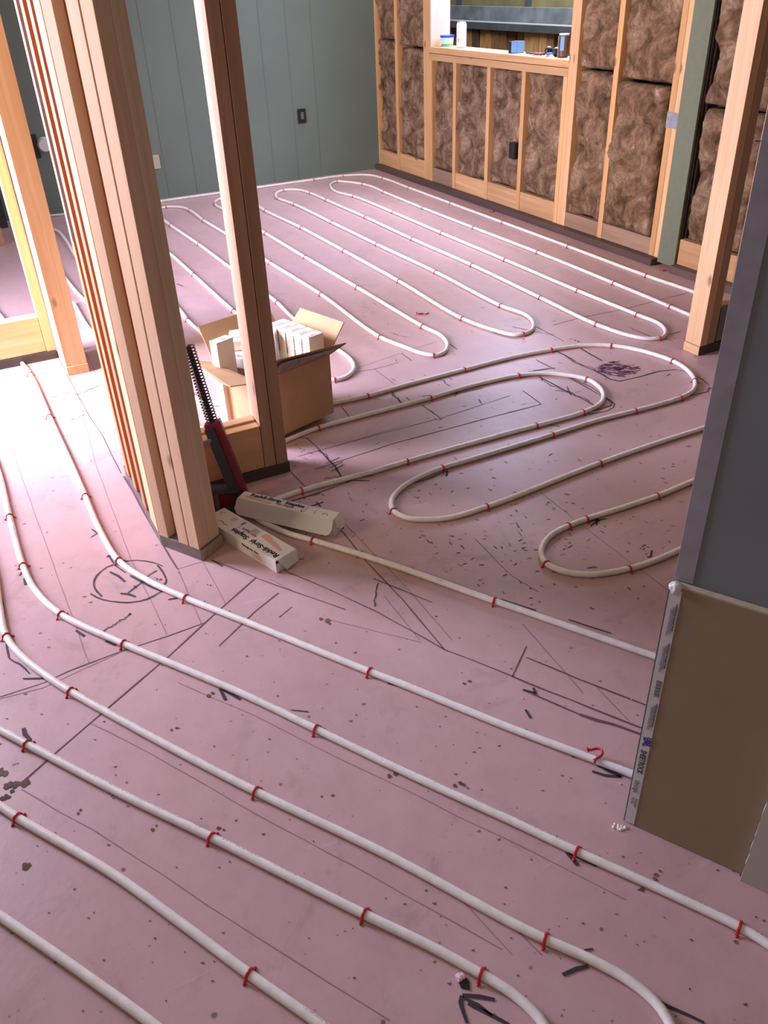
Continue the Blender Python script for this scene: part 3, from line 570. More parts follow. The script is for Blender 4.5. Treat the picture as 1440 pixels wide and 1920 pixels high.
tube('N2', [(500, 845), (537, 826), (597, 802), (667, 783), (807, 746), (870, 727), (960, 706), (1000, 701), (1040, 701), (1100, 711), (1122, 724), (1131, 738), (1127, 755), (1093, 773), (1005, 798), (960, 810), (763, 865), (700, 884), (565, 920), (530, 932), (498, 944), (480, 958), (483, 972), (515, 989), (547, 1002), (587, 1013), (667, 1037), (767, 1070), (927, 1127), (960, 1138), (1235, 1233), (1330, 1265)], 'white tube looping beneath the two staple boxes on the floor')
tube('N3', [(1400, 868), (1308, 899), (1232, 930), (1170, 951), (1100, 973), (1066, 986), (1035, 1002), (1019, 1020), (1015, 1037), (1025, 1057), (1060, 1072), (1110, 1077), (1180, 1066), (1230, 1050), (1280, 1029), (1380, 995)], 'short white tube U-bend beside the brown drywall corner')
tube('T1', [(60, 405), (100, 404), (200, 391), (302, 377), (410, 362), (480, 352), (588, 337), (643, 329.5), (690, 328), (718, 334), (767, 352), (845, 381), (943, 417), (1065, 462), (1212, 517), (1300, 547), (1400, 584)], 'outermost white tube following the green wall and insulated wall')
tube('T2', [(1380, 622), (1295, 591), (1257, 575), (1151, 531), (1008, 473), (888, 427), (793, 390), (720, 360), (700, 351), (680, 345), (650, 341), (632, 340), (621, 344), (621, 352), (632, 360), (663, 368), (737, 398), (828, 437), (947, 487), (1083, 545), (1195, 590), (1236, 607), (1248, 622), (1240, 633), (1215, 635), (1180, 629), (1118, 608), (1013, 558), (885, 497), (773, 448), (685, 407), (612, 375), (582, 362), (560, 356), (535, 356), (520, 361), (519, 370), (552, 383), (622, 417), (707, 458), (817, 510), (939, 573), (985, 590), (1000, 606), (993, 622), (965, 628), (930, 620), (867, 597), (748, 527), (645, 470), (565, 427), (498, 395), (480, 384), (455, 374), (425, 371), (407, 375), (405, 384), (420, 393), (487, 431), (572, 482), (670, 539), (793, 612), (828, 630), (839, 648), (830, 662), (813, 666), (790, 662), (760, 651), (713, 632), (602, 552), (507, 493), (420, 436), (382, 413), (356, 394), (338, 388), (311, 388), (295, 393), (296, 402), (320, 422), (373, 458), (428, 499), (502, 553), (520, 567), (548, 595), (600, 635), (640, 660), (659, 676), (663, 692), (650, 706), (628, 712), (600, 706), (560, 680), (500, 633), (438, 583), (363, 515), (318, 475), (290, 454), (255, 440), (225, 447), (222, 462), (250, 487), (300, 540), (340, 584), (352, 600), (373, 620), (430, 672), (470, 710), (480, 735), (455, 752), (412, 757), (389, 755), (369, 747), (250, 645), (151, 555), (128, 528), (100, 490)], 'white serpentine tube filling the far room floor')
tube('T3', [(60, 436), (85, 429), (104, 431), (122, 448), (135, 468), (150, 492)], 'short white tube bend seen between the two left posts')
tube('T4', [(-40, 545), (0, 590), (9, 602), (30, 640)], 'white tube stub at the left picture edge above the low block')

# ------------------------------------------------------------------ staples
bm = bmesh.new(); pts = []
for k in range(13):
    a = math.pi*k/12; pts.append(Vector((math.cos(a)*.0100, 0, .0082+math.sin(a)*.0100)))
pts = [Vector((.0150, 0, .0013)), Vector((.0120, 0, .0035)), Vector((.0102, 0, .0065))]+pts[1:-1]+[Vector((-.0102, 0, .0065)), Vector((-.0120, 0, .0035)), Vector((-.0150, 0, .0013))]
rg = []
for i, p in enumerate(pts):
    a = pts[max(0, i-1)]; b = pts[min(len(pts)-1, i+1)]; d = (b-a).normalized(); nrm = Vector((-d.z, 0, d.x)); sd = Vector((0, 1, 0)); hw, hh = .0027, .0014
    rg.append([bm.verts.new(p+sd*(hw*u)+nrm*(hh*v)) for u, v in ((-1, -.6), (-.6, -1), (.6, -1), (1, -.6), (1, .6), (.6, 1), (-.6, 1), (-1, .6))])
for A, B_ in zip(rg, rg[1:]):
    for k in range(8): bm.faces.new((A[k], A[(k+1) % 8], B_[(k+1) % 8], B_[k]))
bm.faces.new(rg[0]); bm.faces.new(rg[-1][::-1])
for s in (-1, 1):
    prism(bm, [(s*.012, -.004), (s*.0175, -.0015), (s*.0175, .0015), (s*.012, .004)], .0004, .0028)
proto = finish('tube_staple', bm, 'red_plastic', smooth=True)
proto['_used'] = 0
DESC = {'F1': 'the tube crossing the marker circle', 'F2': 'the tube just below the marker circle', 'F3': 'the long tube curving down bottom right', 'F4': 'the tube passing the bottom marker arrow', 'F5': 'the second tube from bottom left',
 'N1': 'the tube looping round the purple scribble', 'N2': 'the tube passing under the staple boxes', 'N3': 'the U-bend beside the brown drywall', 'T1': 'the outermost tube along the walls', 'T2': 'the far room serpentine tube'}
ST = {'F1': [(57, 702), (93, 781), (160, 929), (224, 1050), (348, 1121), (693, 1259)], 'F2': [(17, 967), (43, 1059), (114, 1152), (232, 1207), (593, 1367), (1084, 1597), (1384, 1737)],
 'F3': [(12, 1192), (131, 1295), (478, 1484), (1022, 1761)], 'F4': [(56, 1397), (396, 1569), (683, 1714), (903, 1827)], 'F5': [(33, 1533), (466, 1827)],
 'N1': [(690, 742), (870, 693), (1033, 656), (1146, 648), (1262, 677), (1303, 714), (1275, 746), (1191, 770), (1035, 815), (831, 877), (738, 957), (914, 950), (1125, 868)],
 'N2': [(597, 802), (807, 746), (975, 704), (1100, 711), (1093, 773), (1005, 798), (763, 865), (565, 920), (587, 1013), (925, 1127)],
 'N3': [(1232, 930), (1100, 973), (1066, 986), (1024, 1056), (1181, 1066)],
 'T1': [(588, 337), (643, 330), (718, 334), (767, 352), (845, 381), (943, 417), (1065, 462), (1212, 517)],
 'T2': [(1257, 575), (1151, 531), (1008, 473), (888, 427), (793, 390), (720, 360), (680, 345), (632, 340), (663, 368), (737, 398), (828, 437), (947, 487), (1083, 545), (1195, 590), (1233, 635), (1118, 608), (1013, 558), (885, 497), (773, 448), (685, 407), (612, 375), (582, 362), (530, 357), (522, 372), (552, 383), (622, 417), (707, 458), (817, 510), (939, 573), (982, 626), (867, 597), (748, 527), (645, 470), (565, 427), (498, 395),
   (405, 382), (497, 438), (572, 482), (670, 539), (793, 612), (813, 666), (713, 632), (602, 552), (507, 493), (382, 413), (356, 394), (311, 388), (320, 422), (373, 458), (520, 567), (630, 712), (438, 583), (363, 515), (352, 600)]}
ORD = ['first', 'second', 'third', 'fourth', 'fifth', 'sixth', 'seventh', 'eighth', 'ninth', 'tenth', 'eleventh', 'twelfth', 'thirteenth']
def ordinal(i):
    if i < 13: return ORD[i]
    n = i+1; return '%d%s' % (n, 'th' if 10 <= n % 100 <= 20 else {1: 'st', 2: 'nd', 3: 'rd'}.get(n % 10, 'th'))
first = True
for key, lst in ST.items():
    path = TUBES[key]; order = sorted(lst, key=lambda q: (q[0], q[1]))
    for q in lst:
        g = at(q[0], q[1], R_T); i = min(range(1, len(path)-1), key=lambda k: (path[k]-g).length)
        d = path[i+1]-path[i-1]; ang = math.atan2(d.y, d.x)+math.pi/2+random.uniform(-.12, .12)
        if first: o = proto; first = False
        else: o = proto.copy(); C.objects.link(o)
        o.location = (path[i].x, path[i].y, 0); o.rotation_euler = (random.uniform(-.08, .08), random.uniform(-.05, .05), ang-0*math.pi)
        tag(o, 'red plastic staple on %s, %s from the left' % (DESC[key], ordinal(order.index(q))), 'staple', 'red staples holding down the tubes')
del proto['_used']
for o in C.objects:
    if '_used' in o: del o['_used']
def loose(x, y, rz, label, tilt=1.45, sc=1.0, rx=0):
    o = proto.copy(); C.objects.link(o); o.name = 'loose_staple'; o.location = at(x, y, .004); o.rotation_euler = (tilt, rx, rz); o.scale = (sc, sc, sc); return tag(o, label, 'staple')
loose(786, 587, .4, 'loose red staple lying on the far room floor, left of its twin'); loose(797, 587, 1.3, 'loose red staple lying on the far room floor, right of its twin')
loose(512, 341, .2, 'loose red staple against the green wall, on the left of a pair', sc=1.5); loose(521, 340, 2.0, 'loose red staple against the green wall, on the right of a pair', sc=1.5)
loose(922, 396, 1.2, 'small loose red staple lying by the insulated wall plate'); loose(1243, 506, .3, 'small loose red staple at the foot of the green strip')
i_p = TUBES['F1']; g = at(1105, 1420, R_T); i = min(range(len(i_p)), key=lambda k: (i_p[k]-g).length); d = i_p[i+1]-i_p[i-1]
o = proto.copy(); C.objects.link(o); o.name = 'loose_staple'; o.location = i_p[i]+Vector((0, 0, .006)); o.rotation_euler = (1.28, .1, math.atan2(d.y, d.x)+math.pi*.72); o.scale = (1.25, 1.25, 1.5)
tag(o, 'crooked red staple lying over the tube near the brown drywall', 'staple')
# debris
bm = bmesh.new(); bmesh.ops.create_icosphere(bm, subdivisions=3, radius=.007)
for v in bm.verts: v.co += v.co.normalized()*noise.noise(v.co*220)*.004; v.co.z *= .6
tag(finish('foam_chip', bm, 'pink_foam', loc=at(864, 1833, .003), smooth=True), 'pale pink foam chip on the floor above the bottom marker arrow', 'chip')
bm = bmesh.new()
for k in range(26):
    x, y = rnd.gauss(1164, 9), rnd.gauss(1552, 3.5); r = rnd.uniform(.001, .0045); p = at(x, y, r*.3)
    m4 = Matrix.Translation(p) @ Matrix.Diagonal((1, 1, .45, 1)); bmesh.ops.create_icosphere(bm, subdivisions=1, radius=r, matrix=m4)
tag(finish('plaster_crumbs', bm, 'plaster_white', smooth=True), 'white plaster crumbs on the floor at the brown drywall corner', 'plaster', kind='stuff')
bm = bmesh.new()
for k, (x, y) in enumerate(((1184, 1311), (1163, 1470), (603, 1326), (864, 1260), (1222, 1030), (980, 1310), (420, 930))): bmesh.ops.create_icosphere(bm, subdivisions=1, radius=.0016, matrix=Matrix.Translation(at(x, y, .001)))
tag(finish('plaster_specks', bm, 'plaster_white'), 'tiny white plaster specks scattered over the pink floor', 'plaster', kind='stuff')
bm = bmesh.new()
prism(bm, [(-.012, -.007), (.004, -.009), (.013, .002), (.002, .008), (-.008, .006)], 0, .0022)
tag(finish('dark_hole_patch', bm, 'black_plastic', loc=at(871, 1844, 0)), 'dark patch standing in for a floor hole by the pink foam chip', 'scrap')  # raised black patch put in as the darkness of a hole

# ------------------------------------------------------------------ carton with staple boxes
W_, N_, C_, B_ = Vector((-2.71, .69, 0)), Vector((-2.462, .766, 0)), Vector((-2.554, 1.066, 0)), Vector((-2.80, .99, 0)); HB = .250
ct = empty('cardboard_carton', (W_+N_+C_+B_)/4, 'open brown cardboard carton full of white staple boxes behind the centre studs', 'box')
def slab(name, pts, thick, mat, parent):
    """thin rigid sheet from a 3D outline, given real thickness"""
    nrm = (pts[1]-pts[0]).cross(pts[2]-pts[0]).normalized()*thick; bm = bmesh.new(); off = Vector(parent.location) if parent else Vector()
    a = [bm.verts.new(p-off) for p in pts]; b = [bm.verts.new(p-off+nrm) for p in pts]; n = len(pts)
    bm.faces.new(a); bm.faces.new(b[::-1])
    for i in range(n): bm.faces.new((a[i], a[(i+1) % n], b[(i+1) % n], b[i]))
    return finish(name, bm, mat, parent)
Z = lambda z: Vector((0, 0, z))
z0 = .022
for nm, a, b in (('side_panel', W_, N_), ('side_panel', N_, C_), ('side_panel', C_, B_), ('side_panel', B_, W_)):
    slab(nm, [a+Z(z0), b+Z(z0), b+Z(HB), a+Z(HB)], .004, 'cardboard', ct)
slab('base_panel', [W_+Z(z0), N_+Z(z0), C_+Z(z0), B_+Z(z0)], .004, 'cardboard', ct)
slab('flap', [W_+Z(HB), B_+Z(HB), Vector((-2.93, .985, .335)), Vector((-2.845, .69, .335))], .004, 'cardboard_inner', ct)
slab('flap', [C_+Z(HB), B_+Z(HB), Vector((-2.79, 1.065, .35)), Vector((-2.565, 1.137, .35))], .004, 'cardboard', ct)
slab('flap', [W_+Z(HB), N_+Z(HB), Vector((-2.455, .668, .262)), Vector((-2.51, .650, .262)), Vector((-2.715, .618, .272))], .004, 'cardboard', ct)
slab('flap', [N_+Z(HB), C_+Z(HB), Vector((-2.498, 1.110, .303)), Vector((-2.405, .786, .335))], .004, 'cardboard_shaded', ct)  # shade on this flap's outer face painted as darker cardboard
q = slab('torn_label', [Vector((-2.441, .80, .268)), Vector((-2.530, 1.05, .262)), Vector((-2.500, 1.075, .290)), Vector((-2.415, .84, .318))], -.0006, 'torn_label', ct)
u1 = (N_-W_).normalized(); n1 = Vector((u1.y, -u1.x, 0))
slab('tape_strip', [W_+u1*.085+n1*.001+Z(z0), W_+u1*.165+n1*.001+Z(z0), W_+u1*.165+n1*.001+Z(HB-.03), W_+u1*.085+n1*.001+Z(HB-.03)], .0006, 'clear_label', ct)
for k in range(5): text('printed_mark', 'III II', .020, 'print_grey', frame(W_+u1*(.09+.013*k)+n1*.0024+Z(.175), u1, Vector((0, 0, 1))), ct, .0001) if k < 2 else None
def carton_small(org, xd, yd, zd, lx, ly, lz, label, group, mat='white_carton', name='staple_box'):
    """closed printed carton: origin at a corner, three edge directions"""
    e = empty(name, org, label, 'box', group)
    bm = bmesh.new(); xs, ys, zs = xd.normalized()*lx, yd.normalized()*ly, zd.normalized()*lz
    c = [bm.verts.new(xs*a+ys*b+zs*d) for d in (0, 1) for a, b in ((0, 0), (1, 0), (1, 1), (0, 1))]
    for f in ((0, 3, 2, 1), (4, 5, 6, 7), (0, 1, 5, 4), (1, 2, 6, 5), (2, 3, 7, 6), (3, 0, 4, 7)): bm.faces.new([c[i] for i in f])
    finish('body', bm, mat, e, bevel=.0015); return e
ucb = (B_-C_).normalized(); inn = (N_-C_).normalized()
for k in range(5):
    org = C_+ucb*(.010+.0445*k)+inn*.075+Z(.026)
    e = carton_small(org, ucb, -inn, Vector((0, 0, 1)), .042, .066, .305, 'upright white staple box in the carton row, %s from the right' % ORD[k], 'staple boxes standing in the carton')
    for j, (dx, s_, m_) in enumerate(((.012, .010, 'print_black'), (.024, .007, 'print_grey'), (.033, .006, 'print_red'))):
        text('printed_text', ('Reddi-Strip Staples', 'PEX Staples', 'PEX Staples')[j], s_, m_, frame(org+ucb*(.042-dx+.007)+inn*.0008+Z(.29), Vector((0, 0, -1)), ucb), e, .0001, .0002 if j == 0 else 0)
    text('printed_text', 'PEX Staples', .008, 'print_red', frame(org+ucb*.012+Z(.3056), -inn, -ucb), e, .0001)
a0, a1 = Vector((-2.755, .727, 0)), Vector((-2.785, .707, 0))
a = at(407, 642, .345); bq = at(392, 639, .345); cq = at(427, 626, .345)
dirx = (cq-bq).normalized(); diry = (a-bq).normalized()
e = carton_small(Vector((bq.x, bq.y, .03)), dirx, Vector((-dirx.y, dirx.x, 0))*-1, Vector((0, 0, 1)), .072, .040, .315, 'white staple box standing alone at the left end inside the carton', 'staple boxes standing in the carton')
text('printed_text', 'PEX', .012, 'print_red', frame(Vector((bq.x, bq.y, .3456))+dirx*.03-Vector((-dirx.y, dirx.x, 0))*.03, dirx, Vector((-dirx.y, dirx.x, 0))), e, .0001)
p = at(431, 659, .26)
e = carton_small(p, Vector((.45, .80, .10)), Vector((-.85, .45, .30)), Vector((.25, -.2, .95)), .15, .07, .04, 'tilted white staple box inside the carton, upper of two by the bright stud', 'tilted staple boxes inside the carton')
text('printed_text', 'Staples', .016, 'print_black', frame(p+Vector((.012, .012, .050)), Vector((.45, .80, .10)), Vector((-.85, .45, .30))), e, .0001)
p = at(434, 688, .215)
e = carton_small(p, Vector((.75, .62, -.02)), Vector((-.62, .75, .12)), Vector((0, -.12, 1)), .16, .06, .04, 'tilted white staple box inside the carton, lower of two by the bright stud', 'tilted staple boxes inside the carton')
text('printed_text', 'PEX', .022, 'print_red', frame(p+Vector((0.012, .012, .0415)), Vector((.75, .62, -.02)), Vector((-.62, .75, .12))), e, .0001)

# two staple boxes on the floor
def rect_text(e, org, xd, yd, body, size, mat, bold=0, sx=1): text('printed_text', body, size, mat, frame(org, xd, yd), e, .00012, bold, sx)
# near box, lying flat; writing upside down to the viewer
A0 = Vector((-2.078, .4305, 0)); ax = Vector((math.cos(math.radians(19)), math.sin(math.radians(19)), 0)); ay = Vector((-ax.y, ax.x, 0)); LA, WA, HA = .328, .076, .042
A0 = Vector((-1.768, .534, 0))-ax*LA
e = carton_small(A0, ax, ay, Vector((0, 0, 1)), LA, WA, HA, 'white staple box on the floor against the foot of the clustered studs', 'staple boxes lying on the floor')
up = Z(HA+.0004)
P_ = lambda s, t, z=HA+.0005: A0+ax*s+ay*t+Z(z)
for q_ in (0, .0008): rect_text(e, P_(.317-q_, .026), -ax, -ay, 'Reddi-Strip  Staples', .0240, 'print_black', .0003, 1.08)
rect_text(e, P_(.203, .016), -ax, -ay, '\u00ae', .008, 'print_black')
rect_text(e, P_(.196, .046), -ax, -ay, 'PEX Staples', .0135, 'print_red', .0004)
for k in range(4): rect_text(e, P_(.188, .051+.0045*k), -ax, -ay, 'PEX Staples PEX', .0040, 'print_grey')
slab('tan_panel', [P_(.205, .050, HA+.0003), P_(.300, .038, HA+.0003), P_(.306, .046, HA+.0003), P_(.222, .071, HA+.0003), P_(.205, .066, HA+.0003)], -.0002, 'carton_salmon', e)
slab('rule_line', [P_(.118, .004), P_(.120, .004), P_(.120, .066), P_(.118, .066)], -.0002, 'print_grey', e)
slab('rule_line', [P_(.112, .050), P_(.116, .050), P_(.116, .068), P_(.112, .068)], -.0002, 'print_black', e)
bm = bmesh.new(); sweep(bm, catmull([P_(.030, .046), P_(.020, .047), P_(.014, .052), P_(.020, .058), P_(.030, .058)], .002), .0008, 6); bmesh.ops.translate(bm, verts=bm.verts, vec=-A0); finish('staple_symbol', bm, 'print_grey', e)
bm = bmesh.new(); sweep(bm, catmull([P_(.050, .022), P_(.060, .026), P_(.070, .020), P_(.082, .024)], .002), .0010, 6); bmesh.ops.translate(bm, verts=bm.verts, vec=-A0); finish('logo_mark', bm, 'print_red', e)
for k in range(4): rect_text(e, P_(.085, .048+.005*k), -ax, -ay, 'PEX Staples', .004, 'print_grey')
Fc = lambda s, z: A0+ax*s-ay*.0006+Z(z)
rect_text(e, Fc(.180, .028), ax, Vector((0, 0, 1)), 'Rangers, Inc.', .0115, 'print_black', .0004, 1.3)
for k in range(3): rect_text(e, Fc(.225, .021-.0055*k), ax, Vector((0, 0, 1)), 'PEX Staples PEX Staples', .0042, 'print_grey')
slab('end_flap', [A0+ax*(LA+.001)+ay*.006+Z(HA), A0+ax*(LA+.001)+ay*(WA)+Z(HA), A0+ax*(LA+.012)+ay*(WA-.006)+Z(.012), A0+ax*(LA+.014)+ay*.026+Z(.006)], .001, 'carton_side', e)
slab('end_gap', [A0+ax*(LA+.0006)+ay*.001+Z(HA-.002), A0+ax*(LA+.0006)+ay*.010+Z(HA-.002), A0+ax*(LA+.0006)+ay*.010+Z(HA-.012), A0+ax*(LA+.0006)+ay*.001+Z(HA-.012)], .0004, 'black_plastic', e)
# far box, on its narrow side with the front flap sprung open
bx = (at(625, 975, .062)-at(444.6, 933.5, .062)).normalized(); by = Vector((-bx.y, bx.x, 0)); LB, WB, HBx = .327, .042, .062
B0 = at(444.6, 933.5, .062); B0.z = .0
eb = carton_small(B0+by*.001, bx, by, Vector((0, 0, 1)), LB, WB, HBx, 'white staple box propped behind, its long flap sprung open', 'staple boxes lying on the floor', 'white_carton')
Q_ = lambda s, t, z=HBx+.0006: B0+by*.001+bx*s+by*t+Z(z)
for q_ in (0, .0008): rect_text(eb, Q_(.030+q_, .023), bx, by, 'Reddi-Strip  Staples', .0215, 'print_black', .0003, 1.1)
rect_text(eb, Q_(.137, .033), bx, by, '\u00ae', .007, 'print_black')
rect_text(eb, Q_(.128, .011), bx, by, 'PEX Staples', .0125, 'print_red', .0003)
slab('tan_panel', [Q_(.02, .012, HBx+.0003), Q_(.11, .006, HBx+.0003), Q_(.115, .014, HBx+.0003), Q_(.02, .022, HBx+.0003)], -.0002, 'carton_salmon', eb)
slab('rule_line', [Q_(.225, .003), Q_(.227, .003), Q_(.227, .038), Q_(.225, .038)], -.0002, 'print_grey', eb)
slab('rule_line', [Q_(.217, .003), Q_(.221, .003), Q_(.221, .012), Q_(.217, .012)], -.0002, 'print_black', eb)
bm = bmesh.new(); sweep(bm, catmull([Q_(.285, .010), Q_(.285, .018), Q_(.292, .022), Q_(.300, .018), Q_(.300, .010)], .002), .0008, 6); bmesh.ops.translate(bm, verts=bm.verts, vec=-(B0+by*.001)); finish('staple_symbol', bm, 'print_grey', eb)
for k in range(3): rect_text(eb, Q_(.262, .010+.006*k), -bx, -by, 'PEX', .004, 'print_grey')
V = lambda s, o_, z: B0+bx*s-by*o_+Z(z)
slab('long_flap', [V(0, 0, HBx), V(LB, 0, HBx), V(LB+.002, .016, .034), V(LB-.006, .022, .022), V(LB-.016, .024, .018), V(.014, .024, .018), V(.004, .022, .022), V(-.004, .016, .034)], .001, 'carton_side', eb)
slab('end_flap', [B0+bx*(LB+.001)+Z(HBx)+by*.006, B0+bx*(LB+.001)+by*(WB)+Z(HBx), B0+bx*(LB+.018)+by*(WB-.002)+Z(.034), B0+bx*(LB+.016)+by*(.022)+Z(.022), B0+bx*(LB+.006)+by*.008+Z(.032)], .001, 'white_carton', eb)

# ------------------------------------------------------------------ long staple gun leaning on the block
TB, TM, TT = Vector((-2.155, .572, .02)), Vector((-2.225, .535, .268)), Vector((-2.262, .512, .50))
tg = empty('staple_gun', (-2.16, .56, 0), 'dark red stand-up staple gun with spring shaft leaning on the low block', 'tool')
def obox(name, a, b, side, w_, d_, mat, parent, taper=1.0, bev=.002):
    ax_ = (b-a).normalized(); sd = (side-ax_*side.dot(ax_)).normalized(); dp = ax_.cross(sd); bm = bmesh.new(); off = Vector(parent.location)
    r0 = [bm.verts.new(a-off+sd*(w_/2*i)+dp*(d_/2*j)) for i, j in ((-1, -1), (1, -1), (1, 1), (-1, 1))]
    r1 = [bm.verts.new(b-off+sd*(w_/2*i*taper)+dp*(d_/2*j*taper)) for i, j in ((-1, -1), (1, -1), (1, 1), (-1, 1))]
    bm.faces.new(r0[::-1]); bm.faces.new(r1)
    for k in range(4): bm.faces.new((r0[k], r0[(k+1) % 4], r1[(k+1) % 4], r1[k]))
    return finish(name, bm, mat, parent, bevel=bev)
yv = Vector((.35, 1, 0))
obox('magazine_body', TB, TM, yv, .050, .038, 'tool_red', tg)
obox('magazine_face', TB+Vector((.014, -.016, .004)), TM+Vector((.010, -.014, -.012)), yv, .030, .030, 'tool_dark', tg)
obox('shaft', TM, TT, yv, .014, .014, 'tool_dark', tg)
bm = bmesh.new(); ax_ = (TT-TM).normalized(); s1 = ax_.cross(Vector((0, 0, 1))).normalized(); s2 = ax_.cross(s1)
hel = [TM+ax_*((TT-TM).length*k/480)+s1*(math.cos(k*.33)*.0165)+s2*(math.sin(k*.33)*.0165)-Vector(tg.location) for k in range(480)]
sweep(bm, hel, .0019, 6); finish('coil_spring', bm, 'spring_steel', tg, smooth=True)
obox('catch_lever', TM+Vector((.03, -.018, -.045)), TM+Vector((.022, -.058, -.055)), Vector((0, 0, 1)), .016, .008, 'tool_steel', tg)
obox('tool_foot', Vector((-2.19, .455, .038)), Vector((-2.155, .548, .038)), Vector((0, 0, 1)), .050, .05, 'tool_red', tg)
for k in range(7): obox('foot_rib', Vector((-2.19+.0055*k+.0235, .46+.0125*k, .018)), Vector((-2.19+.0055*k+.0235, .46+.0125*k, .060)), yv, .004, .006, 'tool_red', tg, bev=0)
obox('foot_strap', Vector((-2.148, .492, .0)), Vector((-2.148, .492, .068)), yv, .012, .008, 'tool_steel', tg); obox('foot_plate', Vector((-2.19, .455, .067)), Vector((-2.150, .560, .067)), Vector((0, 0, 1)), .008, .06, 'tool_dark', tg)
obox('tool_shoe', Vector((-2.13, .50, .012)), Vector((-2.10, .575, .012)), Vector((0, 0, 1)), .022, .045, 'tool_dark', tg)

# ------------------------------------------------------------------ boxes in walls
def oface(name, x, y, z, label, w_=.052, h_=.105):
    e = empty(name, (x, y, z), label, 'outlet'); return e
e = oface('outlet_box', WX+.001, 2.667, .46, 'black plastic outlet box on the green wall')
box('box_rim', WX, WX+.012, 2.635, 2.698, .410, .512, 'black_plastic', None); r_ = C.objects[-1] if False else None
o = [q for q in C.objects if q.name.startswith('box_rim')][-1]; o.parent = e; o.location = Vector(o.location)-Vector(e.location)
q = box('yoke', WX+.012, WX+.015, 2.656, 2.680, .438, .486, 'tool_steel', None); q.parent = e; q.location = Vector(q.location)-Vector(e.location)
e = oface('outlet_box', -4.66, YW-.01, .40, 'black plastic outlet box set in the insulation under the window')
q = box('box_rim', -4.688, -4.632, YW-.022, YW+.03, .345, .440, 'black_plastic', None); q.parent = e; q.location = Vector(q.location)-Vector(e.location)
e = oface('beige_outlet', WX, 1.486, .256, 'beige outlet plate on the green wall beside the stud cluster')
q = box('cover_plate', WX, WX+.012, 1.462, 1.512, .215, .31, 'beige_plastic', None); q.parent = e; q.location = Vector(q.location)-Vector(e.location)
bm = bmesh.new(); bmesh.ops.create_cone(bm, cap_ends=True, segments=32, radius1=.05, radius2=.04, depth=.035, matrix=Matrix.Rotation(math.pi/2, 4, 'Y'))
rw = empty('round_wall_fitting', (WX, .73, .45), 'round white fitting on the green wall seen between the left posts', 'fitting')
finish('dome', bm, 'white_plastic', rw, (.02, .012, .01), smooth=False); q = box('dark_plate', WX, WX+.012, .60, .70, .38, .53, 'black_plastic', None); q.parent = rw; q.location = Vector(q.location)-Vector(rw.location)
# panel added as the dark gap, and timber, at the far left
o = box('timber_offcut', -5.98, -5.88, .10, .285, .0, .16, 'pine_orange_x'); tag(o, 'orange timber offcut on the floor at the far left edge', 'timber')
o = box('dark_gap_panel', -6.40, -6.36, -.3, .36, 0, .9, 'treated_dark'); tag(o, 'dark panel added for the dark gap by the green wall, left edge', 'board')

# ------------------------------------------------------------------ things on the sill
SZ = .9255
def lathe(bm, prof, seg=28):
    rings = [[bm.verts.new((r*math.cos(2*math.pi*k/seg), r*math.sin(2*math.pi*k/seg), z)) for k in range(seg)] for r, z in prof]
    for A, B2 in zip(rings, rings[1:]):
        for k in range(seg): bm.faces.new((A[k], A[(k+1) % seg], B2[(k+1) % seg], B2[k]))
    bm.faces.new(rings[0][::-1]); bm.faces.new(rings[-1])
def turned(name, prof, mat, parent, loc=(0, 0, 0)):
    bm = bmesh.new(); lathe(bm, prof); return finish(name, bm, mat, parent, loc, smooth=False)
e = empty('plastic_tub', (-5.640, 3.42, SZ), 'small clear and mint plastic tub with blue lid on the window sill', 'tub')
turned('tub_body', [(.040, 0), (.046, .052), (.046, .056)], 'tub_mint', e); turned('lid', [(.049, 0), (.050, .012), (.046, .014)], 'lid_blue', e, (0, 0, .055)); turned('green_band', [(.0415, 0), (.043, .014)], 'tub_green', e, (0, 0, .003))
bm = bmesh.new(); prism(bm, [(-.032, -.0345), (-.012, -.0455), (.0, -.0468), (-.0, -.040), (-.03, -.030)], .012, .05); finish('tub_label', bm, 'white_plastic', e)
e = empty('tall_can', (-5.455, 3.42, SZ), 'tall white drink can on the window sill beside the tub', 'can')
turned('can_body', [(.026, 0), (.033, .008), (.033, .135), (.027, .150)], 'can_white', e); turned('can_rim', [(.027, 0), (.028, .004), (.025, .005)], 'can_silver', e, (0, 0, .150)); turned('pull_tab', [(.008, 0), (.008, .002)], 'can_silver', e, (0, 0, .155))
bm = bmesh.new(); prism(bm, [(.006, -.0338), (.020, -.0275), (.020, -.0255), (.006, -.031)], .035, .055); finish('pink_mark', bm, 'carton_salmon', e)
e = empty('small_carton', (-4.815, 3.42, SZ), 'small dark and blue cube carton on the window sill', 'box', rz=.25)
bm = bmesh.new(); prism(bm, boxq(-.035, .035, -.035, .035), 0, .064); finish('body', bm, 'black_plastic', e, bevel=.002)
bm = bmesh.new(); prism(bm, boxq(-.010, .034, -.0362, -.0348), .002, .062); finish('blue_face', bm, 'box_blue', e); bm = bmesh.new(); prism(bm, boxq(.0348, .0362, -.034, .034), .002, .062); finish('blue_side', bm, 'box_blue', e)
e = empty('brown_can', (-4.352, 3.42, SZ), 'brown and white drink can at the right end of the sill', 'can')
turned('can_body', [(.028, 0), (.030, .006), (.030, .108), (.026, .114)], 'can_brown', e); turned('can_rim', [(.028, 0), (.029, .006), (.025, .007)], 'white_plastic', e, (0, 0, .112))
bm = bmesh.new(); prism(bm, [(.010, -.0325), (.027, -.018), (.022, -.012), (.006, -.027)], .035, .108); finish('blue_stripe', bm, 'box_blue', e)
bm = bmesh.new(); prism(bm, [(-.027, -.0175), (-.018, -.026), (-.014, -.022), (-.022, -.014)], .008, .105); finish('cream_stripe', bm, 'plaster_white', e)
